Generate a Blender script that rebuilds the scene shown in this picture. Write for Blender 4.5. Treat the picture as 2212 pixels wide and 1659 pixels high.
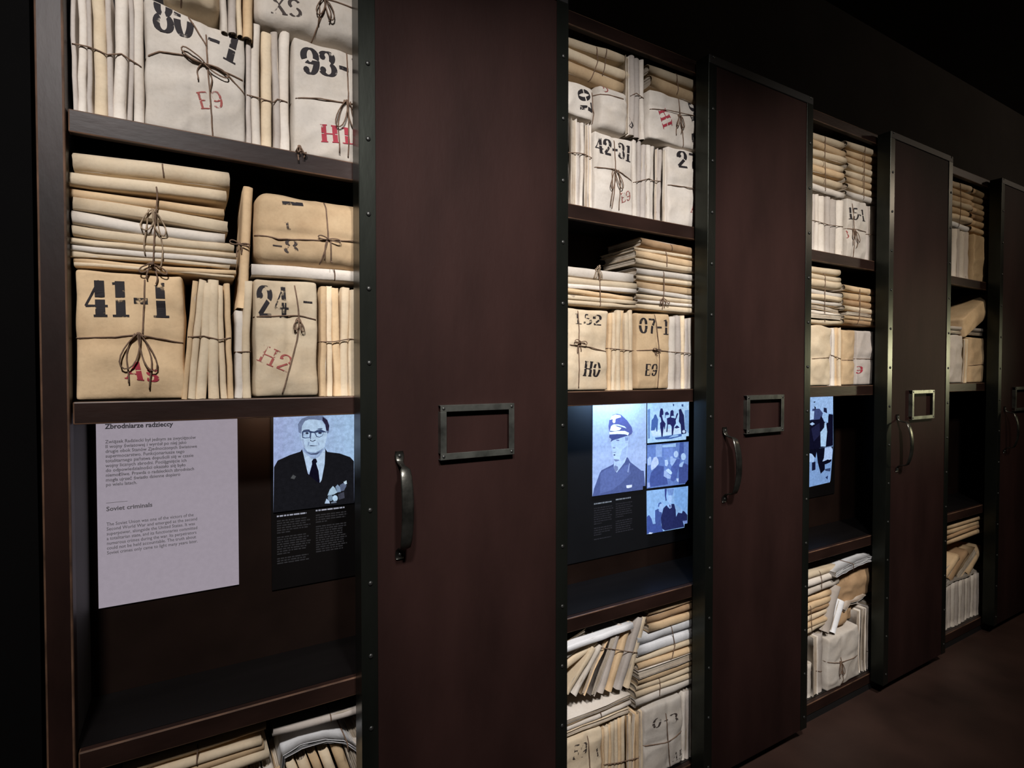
import bpy, bmesh, math, random
from mathutils import Vector, Matrix, noise
from mathutils.bvhtree import BVHTree

for o in list(bpy.data.objects):
    bpy.data.objects.remove(o)
scene = bpy.context.scene
COL = scene.collection

# ------------------------------------------------------------------ camera
F_PX = 1200.0
THETA = math.atan(F_PX / 2054.0)      # yaw from the wall normal
PITCH = math.atan(24.5 / F_PX)        # slightly downward
EYE = 1.55
DIST = 1.364                          # to the door fronts (Y = 0)
FW = Vector((math.sin(THETA) * math.cos(PITCH), math.cos(THETA) * math.cos(PITCH), -math.sin(PITCH)))
RT = Vector((math.cos(THETA), -math.sin(THETA), 0))
UP = RT.cross(FW)
CAM = Vector((0, -DIST, EYE))
cd = bpy.data.cameras.new('camera')
cd.sensor_fit = 'HORIZONTAL'
cd.sensor_width = 36.0
cd.lens = F_PX / 2212.0 * 36.0
cd.clip_start = 0.02
cam = bpy.data.objects.new('camera', cd)
COL.objects.link(cam)
cam.matrix_world = Matrix(((RT.x, UP.x, -FW.x, CAM.x), (RT.y, UP.y, -FW.y, CAM.y),
                           (RT.z, UP.z, -FW.z, CAM.z), (0, 0, 0, 1)))
scene.camera = cam

# ------------------------------------------------------------------ world, lights, exposure
w = bpy.data.worlds.new('world')
scene.world = w
w.use_nodes = True
w.node_tree.nodes['Background'].inputs[0].default_value = (1.0, 0.86, 0.75, 1)
w.node_tree.nodes['Background'].inputs[1].default_value = 0.010
scene.view_settings.view_transform = 'Standard'
scene.view_settings.look = 'None'
scene.view_settings.exposure = 0.0
scene.view_settings.gamma = 1.0
scene.view_settings.use_curve_mapping = False


def look(o, target):
    d = Vector(target) - o.location
    o.rotation_euler = d.to_track_quat('-Z', 'Y').to_euler()


def spot(name, loc, target, power, color, angle, blend, size):
    l = bpy.data.lights.new(name, 'SPOT')
    l.energy = power
    l.color = color
    l.spot_size = math.radians(angle)
    l.spot_blend = blend
    l.shadow_soft_size = size
    o = bpy.data.objects.new(name, l)
    COL.objects.link(o)
    o.location = loc
    look(o, target)
    return o


def area(name, loc, target, power, color, sx, sy):
    l = bpy.data.lights.new(name, 'AREA')
    l.energy = power
    l.color = color
    l.shape = 'RECTANGLE'
    l.size = sx
    l.size_y = sy
    o = bpy.data.objects.new(name, l)
    COL.objects.link(o)
    o.location = loc
    look(o, target)
    return o


WARM = (1.0, 0.86, 0.72)
# ceiling track spots, one for each open bay
COOL = (1.0, 0.965, 0.95)
spot('track_spot_a', (-0.40, -1.95, 3.2), (0.06, 0.1, 1.56), 262, COOL, 58, 0.9, 0.12)
spot('track_spot_b', (0.35, -1.95, 3.2), (1.34, 0.1, 1.40), 370, COOL, 56, 0.9, 0.12)
spot('track_spot_c', (1.60, -1.95, 3.2), (2.66, 0.1, 1.46), 300, (1.0, 0.94, 0.88), 56, 0.9, 0.12)
spot('track_spot_d', (3.20, -1.8, 3.2), (4.05, 0.1, 1.5), 55, (1.0, 0.86, 0.68), 56, 0.9, 0.12)
# wash on the wall over the far end of the row
spot('track_spot_e', (6.2, -1.9, 3.3), (4.6, 0.4, 3.0), 45, (1.0, 0.80, 0.62), 120, 1.0, 0.12)
# lit exhibit further along the room, catches the metal edges of the far doors
spot('far_spot', (7.6, -2.35, 1.75), (3.3, 0.0, 1.62), 140, (1.0, 0.93, 0.58), 14, 0.9, 0.16)


def W(px, py, Y=0.09):
    """photo pixel -> (X, Z) on the plane at depth Y"""
    d = FW + RT * ((px - 1106.0) / F_PX) - UP * ((py - 829.5) / F_PX)
    t = (Y + DIST) / d.y
    p = CAM + d * t
    return p.x, p.z


# ------------------------------------------------------------------ materials
MATS = {}


def nodes_of(name):
    m = bpy.data.materials.new(name)
    m.use_nodes = True
    MATS[name] = m
    nt = m.node_tree
    return m, nt, nt.nodes['Principled BSDF']


def plain(name, col, rough=0.6, metal=0.0, var=0.25, scale=12, bump=0.0, bscale=200, stretch=(1, 1, 1), spec=0.5):
    m, nt, b = nodes_of(name)
    tc = nt.nodes.new('ShaderNodeTexCoord')
    mp = nt.nodes.new('ShaderNodeMapping')
    mp.inputs['Scale'].default_value = stretch
    nt.links.new(tc.outputs['Object'], mp.inputs[0])
    n = nt.nodes.new('ShaderNodeTexNoise')
    n.inputs['Scale'].default_value = scale
    n.inputs['Detail'].default_value = 5
    nt.links.new(mp.outputs[0], n.inputs['Vector'])
    r = nt.nodes.new('ShaderNodeValToRGB')
    r.color_ramp.elements[0].position = 0.3
    r.color_ramp.elements[1].position = 0.7
    r.color_ramp.elements[0].color = tuple(c * (1 - var) for c in col) + (1,)
    r.color_ramp.elements[1].color = tuple(min(1, c * (1 + var)) for c in col) + (1,)
    nt.links.new(n.outputs['Fac'], r.inputs[0])
    nt.links.new(r.outputs[0], b.inputs['Base Color'])
    b.inputs['Roughness'].default_value = rough
    b.inputs['Metallic'].default_value = metal
    b.inputs['Specular IOR Level'].default_value = spec
    if bump:
        n2 = nt.nodes.new('ShaderNodeTexNoise')
        n2.inputs['Scale'].default_value = bscale
        n2.inputs['Detail'].default_value = 3
        nt.links.new(mp.outputs[0], n2.inputs['Vector'])
        bp = nt.nodes.new('ShaderNodeBump')
        bp.inputs['Strength'].default_value = bump
        bp.inputs['Distance'].default_value = 0.002
        nt.links.new(n2.outputs['Fac'], bp.inputs['Height'])
        nt.links.new(bp.outputs[0], b.inputs['Normal'])
    return m


def paper(name, col, stain, amount=0.5):
    """aged paper: per-object tint, blotchy stains and fine speckle"""
    m, nt, b = nodes_of(name)
    L = nt.links.new
    tc = nt.nodes.new('ShaderNodeTexCoord')
    oi = nt.nodes.new('ShaderNodeObjectInfo')
    off = nt.nodes.new('ShaderNodeVectorMath')
    off.operation = 'ADD'
    L(tc.outputs['Object'], off.inputs[0])
    mul = nt.nodes.new('ShaderNodeMath')
    mul.operation = 'MULTIPLY'
    mul.inputs[1].default_value = 37.0
    L(oi.outputs['Random'], mul.inputs[0])
    L(mul.outputs[0], off.inputs[1])
    n1 = nt.nodes.new('ShaderNodeTexNoise')
    n1.inputs['Scale'].default_value = 9
    n1.inputs['Detail'].default_value = 6
    n1.inputs['Roughness'].default_value = 0.6
    L(off.outputs[0], n1.inputs['Vector'])
    r1 = nt.nodes.new('ShaderNodeMapRange')
    r1.inputs[1].default_value = 0.42
    r1.inputs[2].default_value = 0.72
    r1.inputs[4].default_value = amount
    L(n1.outputs['Fac'], r1.inputs[0])
    mix = nt.nodes.new('ShaderNodeMix')
    mix.data_type = 'RGBA'
    mix.inputs[6].default_value = col + (1,)
    mix.inputs[7].default_value = stain + (1,)
    L(r1.outputs[0], mix.inputs[0])
    n2 = nt.nodes.new('ShaderNodeTexNoise')
    n2.inputs['Scale'].default_value = 140
    n2.inputs['Detail'].default_value = 4
    L(off.outputs[0], n2.inputs['Vector'])
    r2 = nt.nodes.new('ShaderNodeMapRange')
    r2.inputs[1].default_value = 0.25
    r2.inputs[2].default_value = 0.55
    r2.inputs[3].default_value = 0.93
    r2.inputs[4].default_value = 1.0
    L(n2.outputs['Fac'], r2.inputs[0])
    rr = nt.nodes.new('ShaderNodeMapRange')
    rr.inputs[3].default_value = 0.80
    rr.inputs[4].default_value = 1.10
    L(oi.outputs['Random'], rr.inputs[0])
    mm = nt.nodes.new('ShaderNodeMath')
    mm.operation = 'MULTIPLY'
    L(r2.outputs[0], mm.inputs[0])
    L(rr.outputs[0], mm.inputs[1])
    hv = nt.nodes.new('ShaderNodeHueSaturation')
    L(mix.outputs[2], hv.inputs['Color'])
    L(mm.outputs[0], hv.inputs['Value'])
    L(hv.outputs[0], b.inputs['Base Color'])
    b.inputs['Roughness'].default_value = 0.85
    b.inputs['Specular IOR Level'].default_value = 0.2
    bp = nt.nodes.new('ShaderNodeBump')
    bp.inputs['Strength'].default_value = 0.6
    bp.inputs['Distance'].default_value = 0.006
    n3 = nt.nodes.new('ShaderNodeTexNoise')
    n3.inputs['Scale'].default_value = 16
    n3.inputs['Detail'].default_value = 6
    L(off.outputs[0], n3.inputs['Vector'])
    L(n3.outputs['Fac'], bp.inputs['Height'])
    L(bp.outputs[0], b.inputs['Normal'])
    return m


def ink(name, col, wear):
    """stamped ink, worn through to the paper in patches"""
    m, nt, b = nodes_of(name)
    L = nt.links.new
    tc = nt.nodes.new('ShaderNodeTexCoord')
    n = nt.nodes.new('ShaderNodeTexNoise')
    n.inputs['Scale'].default_value = 48
    n.inputs['Detail'].default_value = 5
    L(tc.outputs['Object'], n.inputs['Vector'])
    r = nt.nodes.new('ShaderNodeMapRange')
    r.inputs[1].default_value = wear - 0.04
    r.inputs[2].default_value = wear + 0.04
    L(n.outputs['Fac'], r.inputs[0])
    b.inputs['Base Color'].default_value = col + (1,)
    b.inputs['Roughness'].default_value = 0.8
    L(r.outputs[0], b.inputs['Alpha'])
    return m


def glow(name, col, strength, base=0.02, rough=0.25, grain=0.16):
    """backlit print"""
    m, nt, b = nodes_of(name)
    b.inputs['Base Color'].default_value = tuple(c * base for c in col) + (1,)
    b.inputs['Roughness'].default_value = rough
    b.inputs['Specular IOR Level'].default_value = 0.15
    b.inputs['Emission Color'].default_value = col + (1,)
    # film grain of the reproduced photograph
    tc = nt.nodes.new('ShaderNodeTexCoord')
    last = None
    for sc, lo, hi in ((90, 1 - grain, 1 + grain), (420, 1 - grain * .6, 1 + grain * .6)):
        n = nt.nodes.new('ShaderNodeTexNoise')
        n.inputs['Scale'].default_value = sc
        n.inputs['Detail'].default_value = 4
        nt.links.new(tc.outputs['Object'], n.inputs['Vector'])
        r = nt.nodes.new('ShaderNodeMapRange')
        r.inputs[1].default_value = 0.3
        r.inputs[2].default_value = 0.7
        r.inputs[3].default_value = lo * (strength if last is None else 1)
        r.inputs[4].default_value = hi * (strength if last is None else 1)
        nt.links.new(n.outputs['Fac'], r.inputs[0])
        if last is None:
            last = r
        else:
            m2 = nt.nodes.new('ShaderNodeMath')
            m2.operation = 'MULTIPLY'
            nt.links.new(last.outputs[0], m2.inputs[0])
            nt.links.new(r.outputs[0], m2.inputs[1])
            nt.links.new(m2.outputs[0], b.inputs['Emission Strength'])
    return m


plain('door_wood', (0.0205, 0.0092, 0.0078), 0.65, 0, 0.30, 5, 0.25, 90, (1, 1, 0.35), 0.08)
plain('frame_wood', (0.016, 0.0070, 0.0052), 0.45, 0, 0.45, 9, 0.2, 80, (1, 1, 0.3), 0.2)
plain('shelf_wood', (0.021, 0.0100, 0.0075), 0.45, 0, 0.45, 9, 0.2, 80, (0.3, 1, 1), 0.2)
plain('shelf_top', (0.0045, 0.0038, 0.0038), 0.38, 0, 0.45, 7, 0.1, 60, (0.15, 1, 1), 0.3)
plain('worn_lit_edge', (0.10, 0.052, 0.03), 0.5, 0, 0.6, 14, 0, 1, (1, 1, 1), 0.5)  # pale bevel tone holds painted edge light as well as wear
plain('strip_metal', (0.030, 0.033, 0.027), 0.30, 0.8, 0.3, 8, 0.1, 60, (1, 1, 0.3))
plain('rivet_metal', (0.06, 0.06, 0.056), 0.42, 0.8, 0.2, 40)
plain('holder_metal', (0.21, 0.215, 0.19), 0.34, 0.9, 0.55, 18, 0.1, 90)
plain('handle_metal', (0.10, 0.098, 0.085), 0.30, 0.9, 0.6, 22, 0.15, 90)
plain('board_brown', (0.011, 0.0058, 0.0042), 0.5, 0, 0.3, 5, 0, 1, (1, 1, 1), 0.12)
plain('black_board', (0.0040, 0.0034, 0.0034), 0.45, 0, 0.2, 5, 0, 1, (1, 1, 1), 0.15)
plain('screen_black', (0.0075, 0.0078, 0.009), 0.5, 0, 0.1, 5, 0, 1, (1, 1, 1), 0.1)
plain('side_grey', (0.030, 0.032, 0.033), 0.6, 0, 0.2, 5)
plain('plinth_black', (0.006, 0.006, 0.006), 0.6, 0, 0.2, 5)
plain('wall_black', (0.0022, 0.0020, 0.0020), 0.9, 0, 0.15, 3, 0, 1, (1, 1, 1), 0.05)
plain('wall_paint', (0.030, 0.027, 0.025), 0.9, 0, 0.15, 3, 0, 1, (1, 1, 1), 0.1)
plain('floor_brown', (0.046, 0.024, 0.018), 0.55, 0, 0.45, 2.2, 0.2, 40, (1, 1, 1), 0.3)
plain('string_jute', (0.17, 0.105, 0.068), 0.85, 0, 0.35, 60, 0.4, 900)
plain('string_pale', (0.34, 0.25, 0.165), 0.85, 0, 0.3, 60, 0.4, 900)
paper('paper_white', (0.66, 0.60, 0.53), (0.50, 0.40, 0.29), 0.35)
paper('paper_grey', (0.50, 0.445, 0.40), (0.40, 0.32, 0.25), 0.45)
paper('paper_cream', (0.68, 0.56, 0.40), (0.52, 0.37, 0.22), 0.5)
paper('paper_tan', (0.66, 0.48, 0.29), (0.44, 0.28, 0.15), 0.55)
paper('paper_kraft', (0.44, 0.285, 0.16), (0.27, 0.16, 0.08), 0.6)
paper('paper_bright', (0.76, 0.76, 0.77), (0.62, 0.60, 0.58), 0.3)
paper('pages', (0.58, 0.50, 0.40), (0.32, 0.22, 0.14), 0.8)
ink('ink_black', (0.012, 0.008, 0.010), 0.385)
ink('ink_worn', (0.012, 0.009, 0.012), 0.43)
ink('ink_faint', (0.05, 0.035, 0.03), 0.47)
ink('ink_red', (0.36, 0.03, 0.05), 0.37)
ink('ink_red_faint', (0.30, 0.07, 0.06), 0.44)
M = MATS

# ------------------------------------------------------------------ mesh helpers
rnd = random.Random(11)


def mesh_obj(name, verts, faces, mat, parent=None, smooth=False, loc=None):
    me = bpy.data.meshes.new(name)
    me.from_pydata([tuple(v) for v in verts], [], faces)
    me.update()
    mats = mat if isinstance(mat, (list, tuple)) else [mat]
    for m in mats:
        me.materials.append(M[m] if isinstance(m, str) else m)
    if smooth:
        for p in me.polygons:
            p.use_smooth = True
    o = bpy.data.objects.new(name, me)
    COL.objects.link(o)
    if parent:
        o.parent = parent
    if loc:
        o.location = loc
    return o


def tag(o, label, cat, group=None):
    o['label'] = label
    o['category'] = cat
    if group:
        o['group'] = group
    return o


def empty(name, loc, label, cat, group=None):
    o = bpy.data.objects.new(name, None)
    o.empty_display_size = 0.05
    COL.objects.link(o)
    o.location = loc
    return tag(o, label, cat, group)


def struct(o):
    o['kind'] = 'structure'
    return o


def bevel_box(x0, x1, y0, y1, z0, z1, b=0.0, seg=2):
    bm = bmesh.new()
    bmesh.ops.create_cube(bm, size=1)
    for v in bm.verts:
        v.co = Vector(((x0 + x1) / 2 + v.co.x * (x1 - x0), (y0 + y1) / 2 + v.co.y * (y1 - y0),
                       (z0 + z1) / 2 + v.co.z * (z1 - z0)))
    if b:
        bmesh.ops.bevel(bm, geom=list(bm.edges), offset=b, segments=seg, affect='EDGES', profile=0.5)
    bmesh.ops.recalc_face_normals(bm, faces=bm.faces)
    v = [tuple(a.co) for a in bm.verts]
    for i, a in enumerate(bm.verts):
        a.index = i
    f = [[a.index for a in q.verts] for q in bm.faces]
    bm.free()
    return v, f


def box(name, x0, x1, y0, y1, z0, z1, mat, parent=None, b=0.0, seg=2):
    c = ((x0 + x1) / 2, (y0 + y1) / 2, (z0 + z1) / 2)
    v, f = bevel_box(x0 - c[0], x1 - c[0], y0 - c[1], y1 - c[1], z0 - c[2], z1 - c[2], b, seg)
    if parent:
        p = parent
        off = Vector((0, 0, 0))
        while p:
            off += p.location
            p = p.parent
        c = tuple(Vector(c) - off)
    return mesh_obj(name, v, f, mat, parent, False, c)


def tube(pts, r, sides=5, closed=False):
    pts = [Vector(p) for p in pts]
    out = []
    q = [pts[0]]
    for p in pts[1:]:
        if (p - q[-1]).length > 1e-5:
            q.append(p)
    pts = q
    if len(pts) < 2:
        return [], []
    verts, faces = [], []
    n = len(pts)
    prev = None
    for i, p in enumerate(pts):
        t = (pts[min(i + 1, n - 1)] - pts[max(i - 1, 0)]).normalized()
        ref = Vector((0, -1, 0))
        if abs(t.dot(ref)) > 0.95:
            ref = Vector((0, 0, 1)) if prev is None else prev
        a = t.cross(ref).normalized()
        b = a.cross(t).normalized()
        prev = b
        for k in range(sides):
            an = 2 * math.pi * k / sides
            verts.append(p + a * (r * math.cos(an)) + b * (r * math.sin(an)))
    for i in range(n - 1):
        for k in range(sides):
            k2 = (k + 1) % sides
            faces.append([i * sides + k, i * sides + k2, (i + 1) * sides + k2, (i + 1) * sides + k])
    faces.append(list(range(sides))[::-1])
    faces.append([(n - 1) * sides + k for k in range(sides)])
    return verts, faces


def join(parts):
    V, Fc = [], []
    for v, f in parts:
        o = len(V)
        V += list(v)
        Fc += [[i + o for i in q] for q in f]
    return V, Fc


def ball(c, r, sx=1, sy=1, sz=1, seg=8, rings=5):
    V, Fc = [], []
    for i in range(rings + 1):
        th = math.pi * i / rings
        for k in range(seg):
            ph = 2 * math.pi * k / seg
            V.append(Vector((c[0] + r * sx * math.sin(th) * math.cos(ph), c[1] + r * sy * math.sin(th) * math.sin(ph),
                             c[2] + r * sz * math.cos(th))))
    for i in range(rings):
        for k in range(seg):
            Fc.append([i * seg + k, (i + 1) * seg + k, (i + 1) * seg + (k + 1) % seg, i * seg + (k + 1) % seg])
    return V, Fc


# ------------------------------------------------------------------ stencil lettering, drawn as nib strokes
def arc(cx, cy, rx, ry, a0, a1, n=18):
    return [(cx + rx * math.cos(math.radians(a0 + (a1 - a0) * i / n)), cy + ry * math.sin(math.radians(a0 + (a1 - a0) * i / n)))
            for i in range(n + 1)]


def dense(p, step=0.06):
    out = [p[0]]
    for a, b in zip(p, p[1:]):
        n = max(1, int(math.hypot(b[0] - a[0], b[1] - a[1]) / step))
        for i in range(1, n + 1):
            out.append((a[0] + (b[0] - a[0]) * i / n, a[1] + (b[1] - a[1]) * i / n))
    return out


SER = lambda x0, x1, y: ('bar', [(x0, y), (x1, y)])
GL = {
    '0': [('nib', arc(.32, .5, .22, .45, 0, 360, 30))],
    '1': [('nib', [(.30, .03), (.30, .97)]), SER(.08, .52, .04), ('bar', [(.10, .90), (.30, .93)])],
    '2': [('nib', arc(.30, .70, .22, .25, 200, -35, 20) + [(.10, .10)]), ('bold', [(.08, .07), (.56, .07)]), ('dot', (.14, .68))],
    '3': [('nib', arc(.28, .73, .20, .22, 160, -90, 18)), ('nib', arc(.28, .28, .24, .24, 90, -160, 18)), ('dot', (.12, .74)), ('dot', (.10, .24))],
    '4': [('bar', [(.42, .97), (.04, .30)]), ('bar', [(.04, .30), (.62, .30)]), ('nib', [(.42, .03), (.42, .97)]), SER(.24, .60, .04)],
    '5': [('bold', [(.16, .92), (.54, .92)]), ('bar', [(.16, .92), (.14, .52)]), ('nib', arc(.28, .32, .24, .27, 120, -150, 22)), ('dot', (.11, .22))],
    '7': [('bold', [(.08, .92), (.58, .92)]), ('nib', [(.56, .90), (.34, .45), (.28, .03)])],
    '8': [('nib', arc(.32, .74, .19, .21, 0, 360, 26)), ('nib', arc(.32, .28, .23, .24, 0, 360, 26))],
    '9': [('nib', arc(.32, .68, .22, .27, 0, 360, 28)), ('nib', arc(.30, .50, .24, .46, 10, -120, 16)), ('dot', (.16, .16))],
    '-': [('bold', [(.06, .45), (.44, .45)])],
    'H': [('nib', [(.16, .03), (.16, .97)]), ('nib', [(.60, .03), (.60, .97)]), ('bar', [(.16, .5), (.60, .5)]),
          SER(.02, .30, .04), SER(.02, .30, .96), SER(.46, .74, .04), SER(.46, .74, .96)],
    'A': [('bar', [(.08, .03), (.36, .97)]), ('nib', [(.36, .97), (.62, .03)]), ('bar', [(.18, .32), (.54, .32)]), SER(.0, .2, .04), SER(.48, .76, .04)],
    'E': [('nib', [(.16, .03), (.16, .97)]), ('bar', [(.06, .95), (.54, .95)]), ('bar', [(.16, .5), (.44, .5)]), ('bar', [(.06, .05), (.56, .05)]),
          ('bar', [(.54, .95), (.54, .80)]), ('bar', [(.56, .05), (.56, .22)])],
    'I': [('nib', [(.22, .03), (.22, .97)]), SER(.04, .40, .04), SER(.04, .40, .96)],
    's': [('nib', arc(.26, .50, .16, .15, 40, 260, 14) + arc(.26, .20, .18, .16, 80, -140, 14)), ('bar', [(.10, .06), (.10, .2)])],
    'X': [('nib', [(.08, .97), (.56, .03)]), ('bar', [(.56, .97), (.08, .03)]), SER(0, .2, .04), SER(.44, .66, .04)],
    'S': [('nib', arc(.30, .72, .20, .23, 30, 260, 16) + arc(.30, .27, .22, .24, 85, -150, 16))],
    ' ': [],
}
GW = {'1': .60, '-': .50, 'I': .46, 's': .52, 'H': .80, 'A': .80, ' ': .35}


def text_polys(s, thick=0.20, thin=0.055, gap=True):
    """list of (quad points) in em units; also the advance"""
    quads = []
    x = 0.0
    for ch in s:
        for kind, pts in GL.get(ch, []):
            if kind == 'dot':
                r = thick * 0.5
                for k in range(4):
                    a0, a1 = k * math.pi / 2, (k + 1) * math.pi / 2
                    quads.append([(x + pts[0], pts[1])] + [(x + pts[0] + r * math.cos(a0 + (a1 - a0) * j / 2), pts[1] + r * math.sin(a0 + (a1 - a0) * j / 2)) for j in range(3)])
                continue
            p = dense(pts)
            n = len(p)
            L, R = [], []
            for i in range(n):
                a, b = p[max(0, i - 1)], p[min(n - 1, i + 1)]
                dx, dy = b[0] - a[0], b[1] - a[1]
                l = math.hypot(dx, dy) or 1
                wd = thin if kind == 'bar' else (thick * 0.62 if kind == 'bold' else thin + (thick - thin) * (abs(dy) / l) ** 1.3)
                nx, ny = -dy / l * wd / 2, dx / l * wd / 2
                L.append((x + p[i][0] + nx, p[i][1] + ny))
                R.append((x + p[i][0] - nx, p[i][1] - ny))
            for i in range(n - 1):
                my = (p[i][1] + p[i + 1][1]) / 2
                if gap and kind == 'nib' and abs(my - 0.52) < 0.035:
                    continue
                quads.append([L[i], R[i], R[i + 1], L[i + 1]])
        x += GW.get(ch, .66)
    return quads, x


# ------------------------------------------------------------------ surface helper for strings and ink
class Surf:
    def __init__(self, verts, faces):
        self.t = BVHTree.FromPolygons([Vector(v) for v in verts], faces)
        ys = [v[1] for v in verts]
        self.ymin, self.ymax = min(ys), max(ys)
        self.last = self.ymin

    def y(self, x, z, default=None):
        h = self.t.ray_cast(Vector((x, self.ymin - 0.5, z)), Vector((0, 1, 0)))
        if h[0] is None:
            return default
        return h[0].y

    def side(self, y, z, s):
        h = self.t.ray_cast(Vector((s * 3, y, z)), Vector((-s, 0, 0)))
        return None if h[0] is None else h[0].x

    def top(self, x, y):
        h = self.t.ray_cast(Vector((x, y, 3)), Vector((0, 0, -1)))
        return None if h[0] is None else h[0].z


def hull_front(ts, ys):
    """taut string: lower envelope (towards -Y) of the profile"""
    h = []
    for i in range(len(ts)):
        while len(h) >= 2:
            a, b = h[-2], h[-1]
            if (ys[b] - ys[a]) * (ts[i] - ts[a]) >= (ys[i] - ys[a]) * (ts[b] - ts[a]):
                h.pop()
            else:
                break
        h.append(i)
    out = list(ys)
    for a, b in zip(h, h[1:]):
        for i in range(a, b + 1):
            f = (ts[i] - ts[a]) / (ts[b] - ts[a] + 1e-9)
            out[i] = ys[a] + (ys[b] - ys[a]) * f
    return out


def string_path(S, pts, r, step=0.006, slack=0.0, wrap=True):
    """pts: local (x, z) polyline laid on the front of surface S"""
    q = dense(pts, step)
    ts, ys, ok = [], [], []
    t = 0
    for i, p in enumerate(q):
        if i:
            t += math.hypot(p[0] - q[i - 1][0], p[1] - q[i - 1][1])
        y = S.y(p[0], p[1])
        ts.append(t)
        ys.append(y)
    good = [i for i, y in enumerate(ys) if y is not None]
    if len(good) < 2:
        return None
    i0, i1 = good[0], good[-1]
    q, ts, ys = q[i0:i1 + 1], ts[i0:i1 + 1], ys[i0:i1 + 1]
    lastv = None
    for i, y in enumerate(ys):
        if y is None:
            ys[i] = S.ymax
    ys = hull_front(ts, ys)
    P = []
    for i, p in enumerate(q):
        wob = 0.0007 * noise.noise(Vector((p[0] * 60, p[1] * 60, 3.1)))
        P.append(Vector((p[0] + wob, ys[i] - r * 0.8, p[1] + wob)))
    if wrap:
        depth = min(0.10, (S.ymax - S.ymin) * 0.6)
        for end in (0, -1):
            p, nb = P[end], P[1 if end == 0 else -2]
            dx, dz = p.x - nb.x, p.z - nb.z
            yb = p.y + depth
            if abs(dx) > abs(dz):
                s = 1 if dx > 0 else -1
                sx = S.side(yb, p.z, s)
                ext = [Vector(((sx if sx is not None else p.x) + s * r * .6, yb, p.z))]
            else:
                if dz < 0:
                    continue
                zt = S.top(p.x, yb)
                ext = [Vector((p.x, yb, (zt if zt is not None else p.z) + r * .6))]
            if end == 0:
                P = ext[::-1] + P
            else:
                P = P + ext
    return P


def bow_geo(S, x, z, size, r, hang=True, tails=1.0, seed=0, ang=0.0, ylip=None):
    """knot with two loops and two loose tails"""
    g = random.Random(seed)
    parts = []
    y0 = S.y(x, z)
    if y0 is None:
        y0 = S.ymin

    def put(px, pz, lift):
        y = S.y(px, pz)
        if y is None or y > y0 + 0.02:
            y = y0 + 0.004 if ylip is None else min(y0, ylip)
        return Vector((px, y - r - lift, pz))
    dirs = [(-1, -0.9), (1, -0.75)] if hang == 1 else ([(-.35, -1), (.35, -1)] if hang == 2 else [(-1, 0.15), (1, -0.1)])
    ca, sa = math.cos(ang), math.sin(ang)
    for k, (dx, dz) in enumerate(dirs):
        l = math.hypot(dx, dz)
        dx, dz = dx / l, dz / l
        dx, dz = dx * ca - dz * sa, dx * sa + dz * ca
        ln = size * g.uniform(.8, 1.1)
        wd = size * g.uniform(.16, .26)
        P = []
        for i in range(17):
            t = math.pi * 2 * i / 16
            a = ln * (1 - math.cos(t)) / 2
            b = wd * math.sin(t) * (0.4 + 0.6 * (1 - math.cos(t)) / 2)
            P.append(put(x + dx * a - dz * b, z + dz * a + dx * b, 0.003 + 0.004 * math.sin(t / 2) + (0.002 if i > 8 else 0)))
        parts.append(tube(P, r))
    for k in (-1, 1):
        ln = size * g.uniform(1.0, 1.5) * tails
        ph = g.uniform(0, 6)
        P = []
        for i in range(11):
            t = i / 10
            P.append(put(x + k * size * (.10 + .16 * math.sin(t * 2.2)) + size * .03 * math.sin(t * 7 + ph), z - ln * t, 0.002 + .002 * math.sin(t * 5 + ph)))
        parts.append(tube(P, r))
    parts.append(ball((x, y0 - r * 1.6, z), r * 2.4, 1.2, .8, 1.0))
    return join(parts)


def ink_on(S, parent, name, s, p0, p1, h, mat, thick=.2, gap=True):
    """write s along local p0 -> p1, letter height h, laid on surface S"""
    quads, adv = text_polys(s, thick, .06, gap)
    dx, dz = p1[0] - p0[0], p1[1] - p0[1]
    l = math.hypot(dx, dz)
    ux, uz = dx / l, dz / l
    sx = l / adv
    V, Fc = [], []
    for qd in quads:
        b = len(V)
        for (a, c) in qd:
            px, pz = p0[0] + ux * a * sx - uz * c * h, p0[1] + uz * a * sx + ux * c * h
            y = S.y(px, pz)
            if y is None:
                break
            V.append((px, y - 0.0011, pz))
        if len(V) - b == len(qd):
            Fc.append(list(range(b, len(V))))
        else:
            del V[b:]
    if Fc:
        mesh_obj(name, V, Fc, mat, parent)


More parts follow.
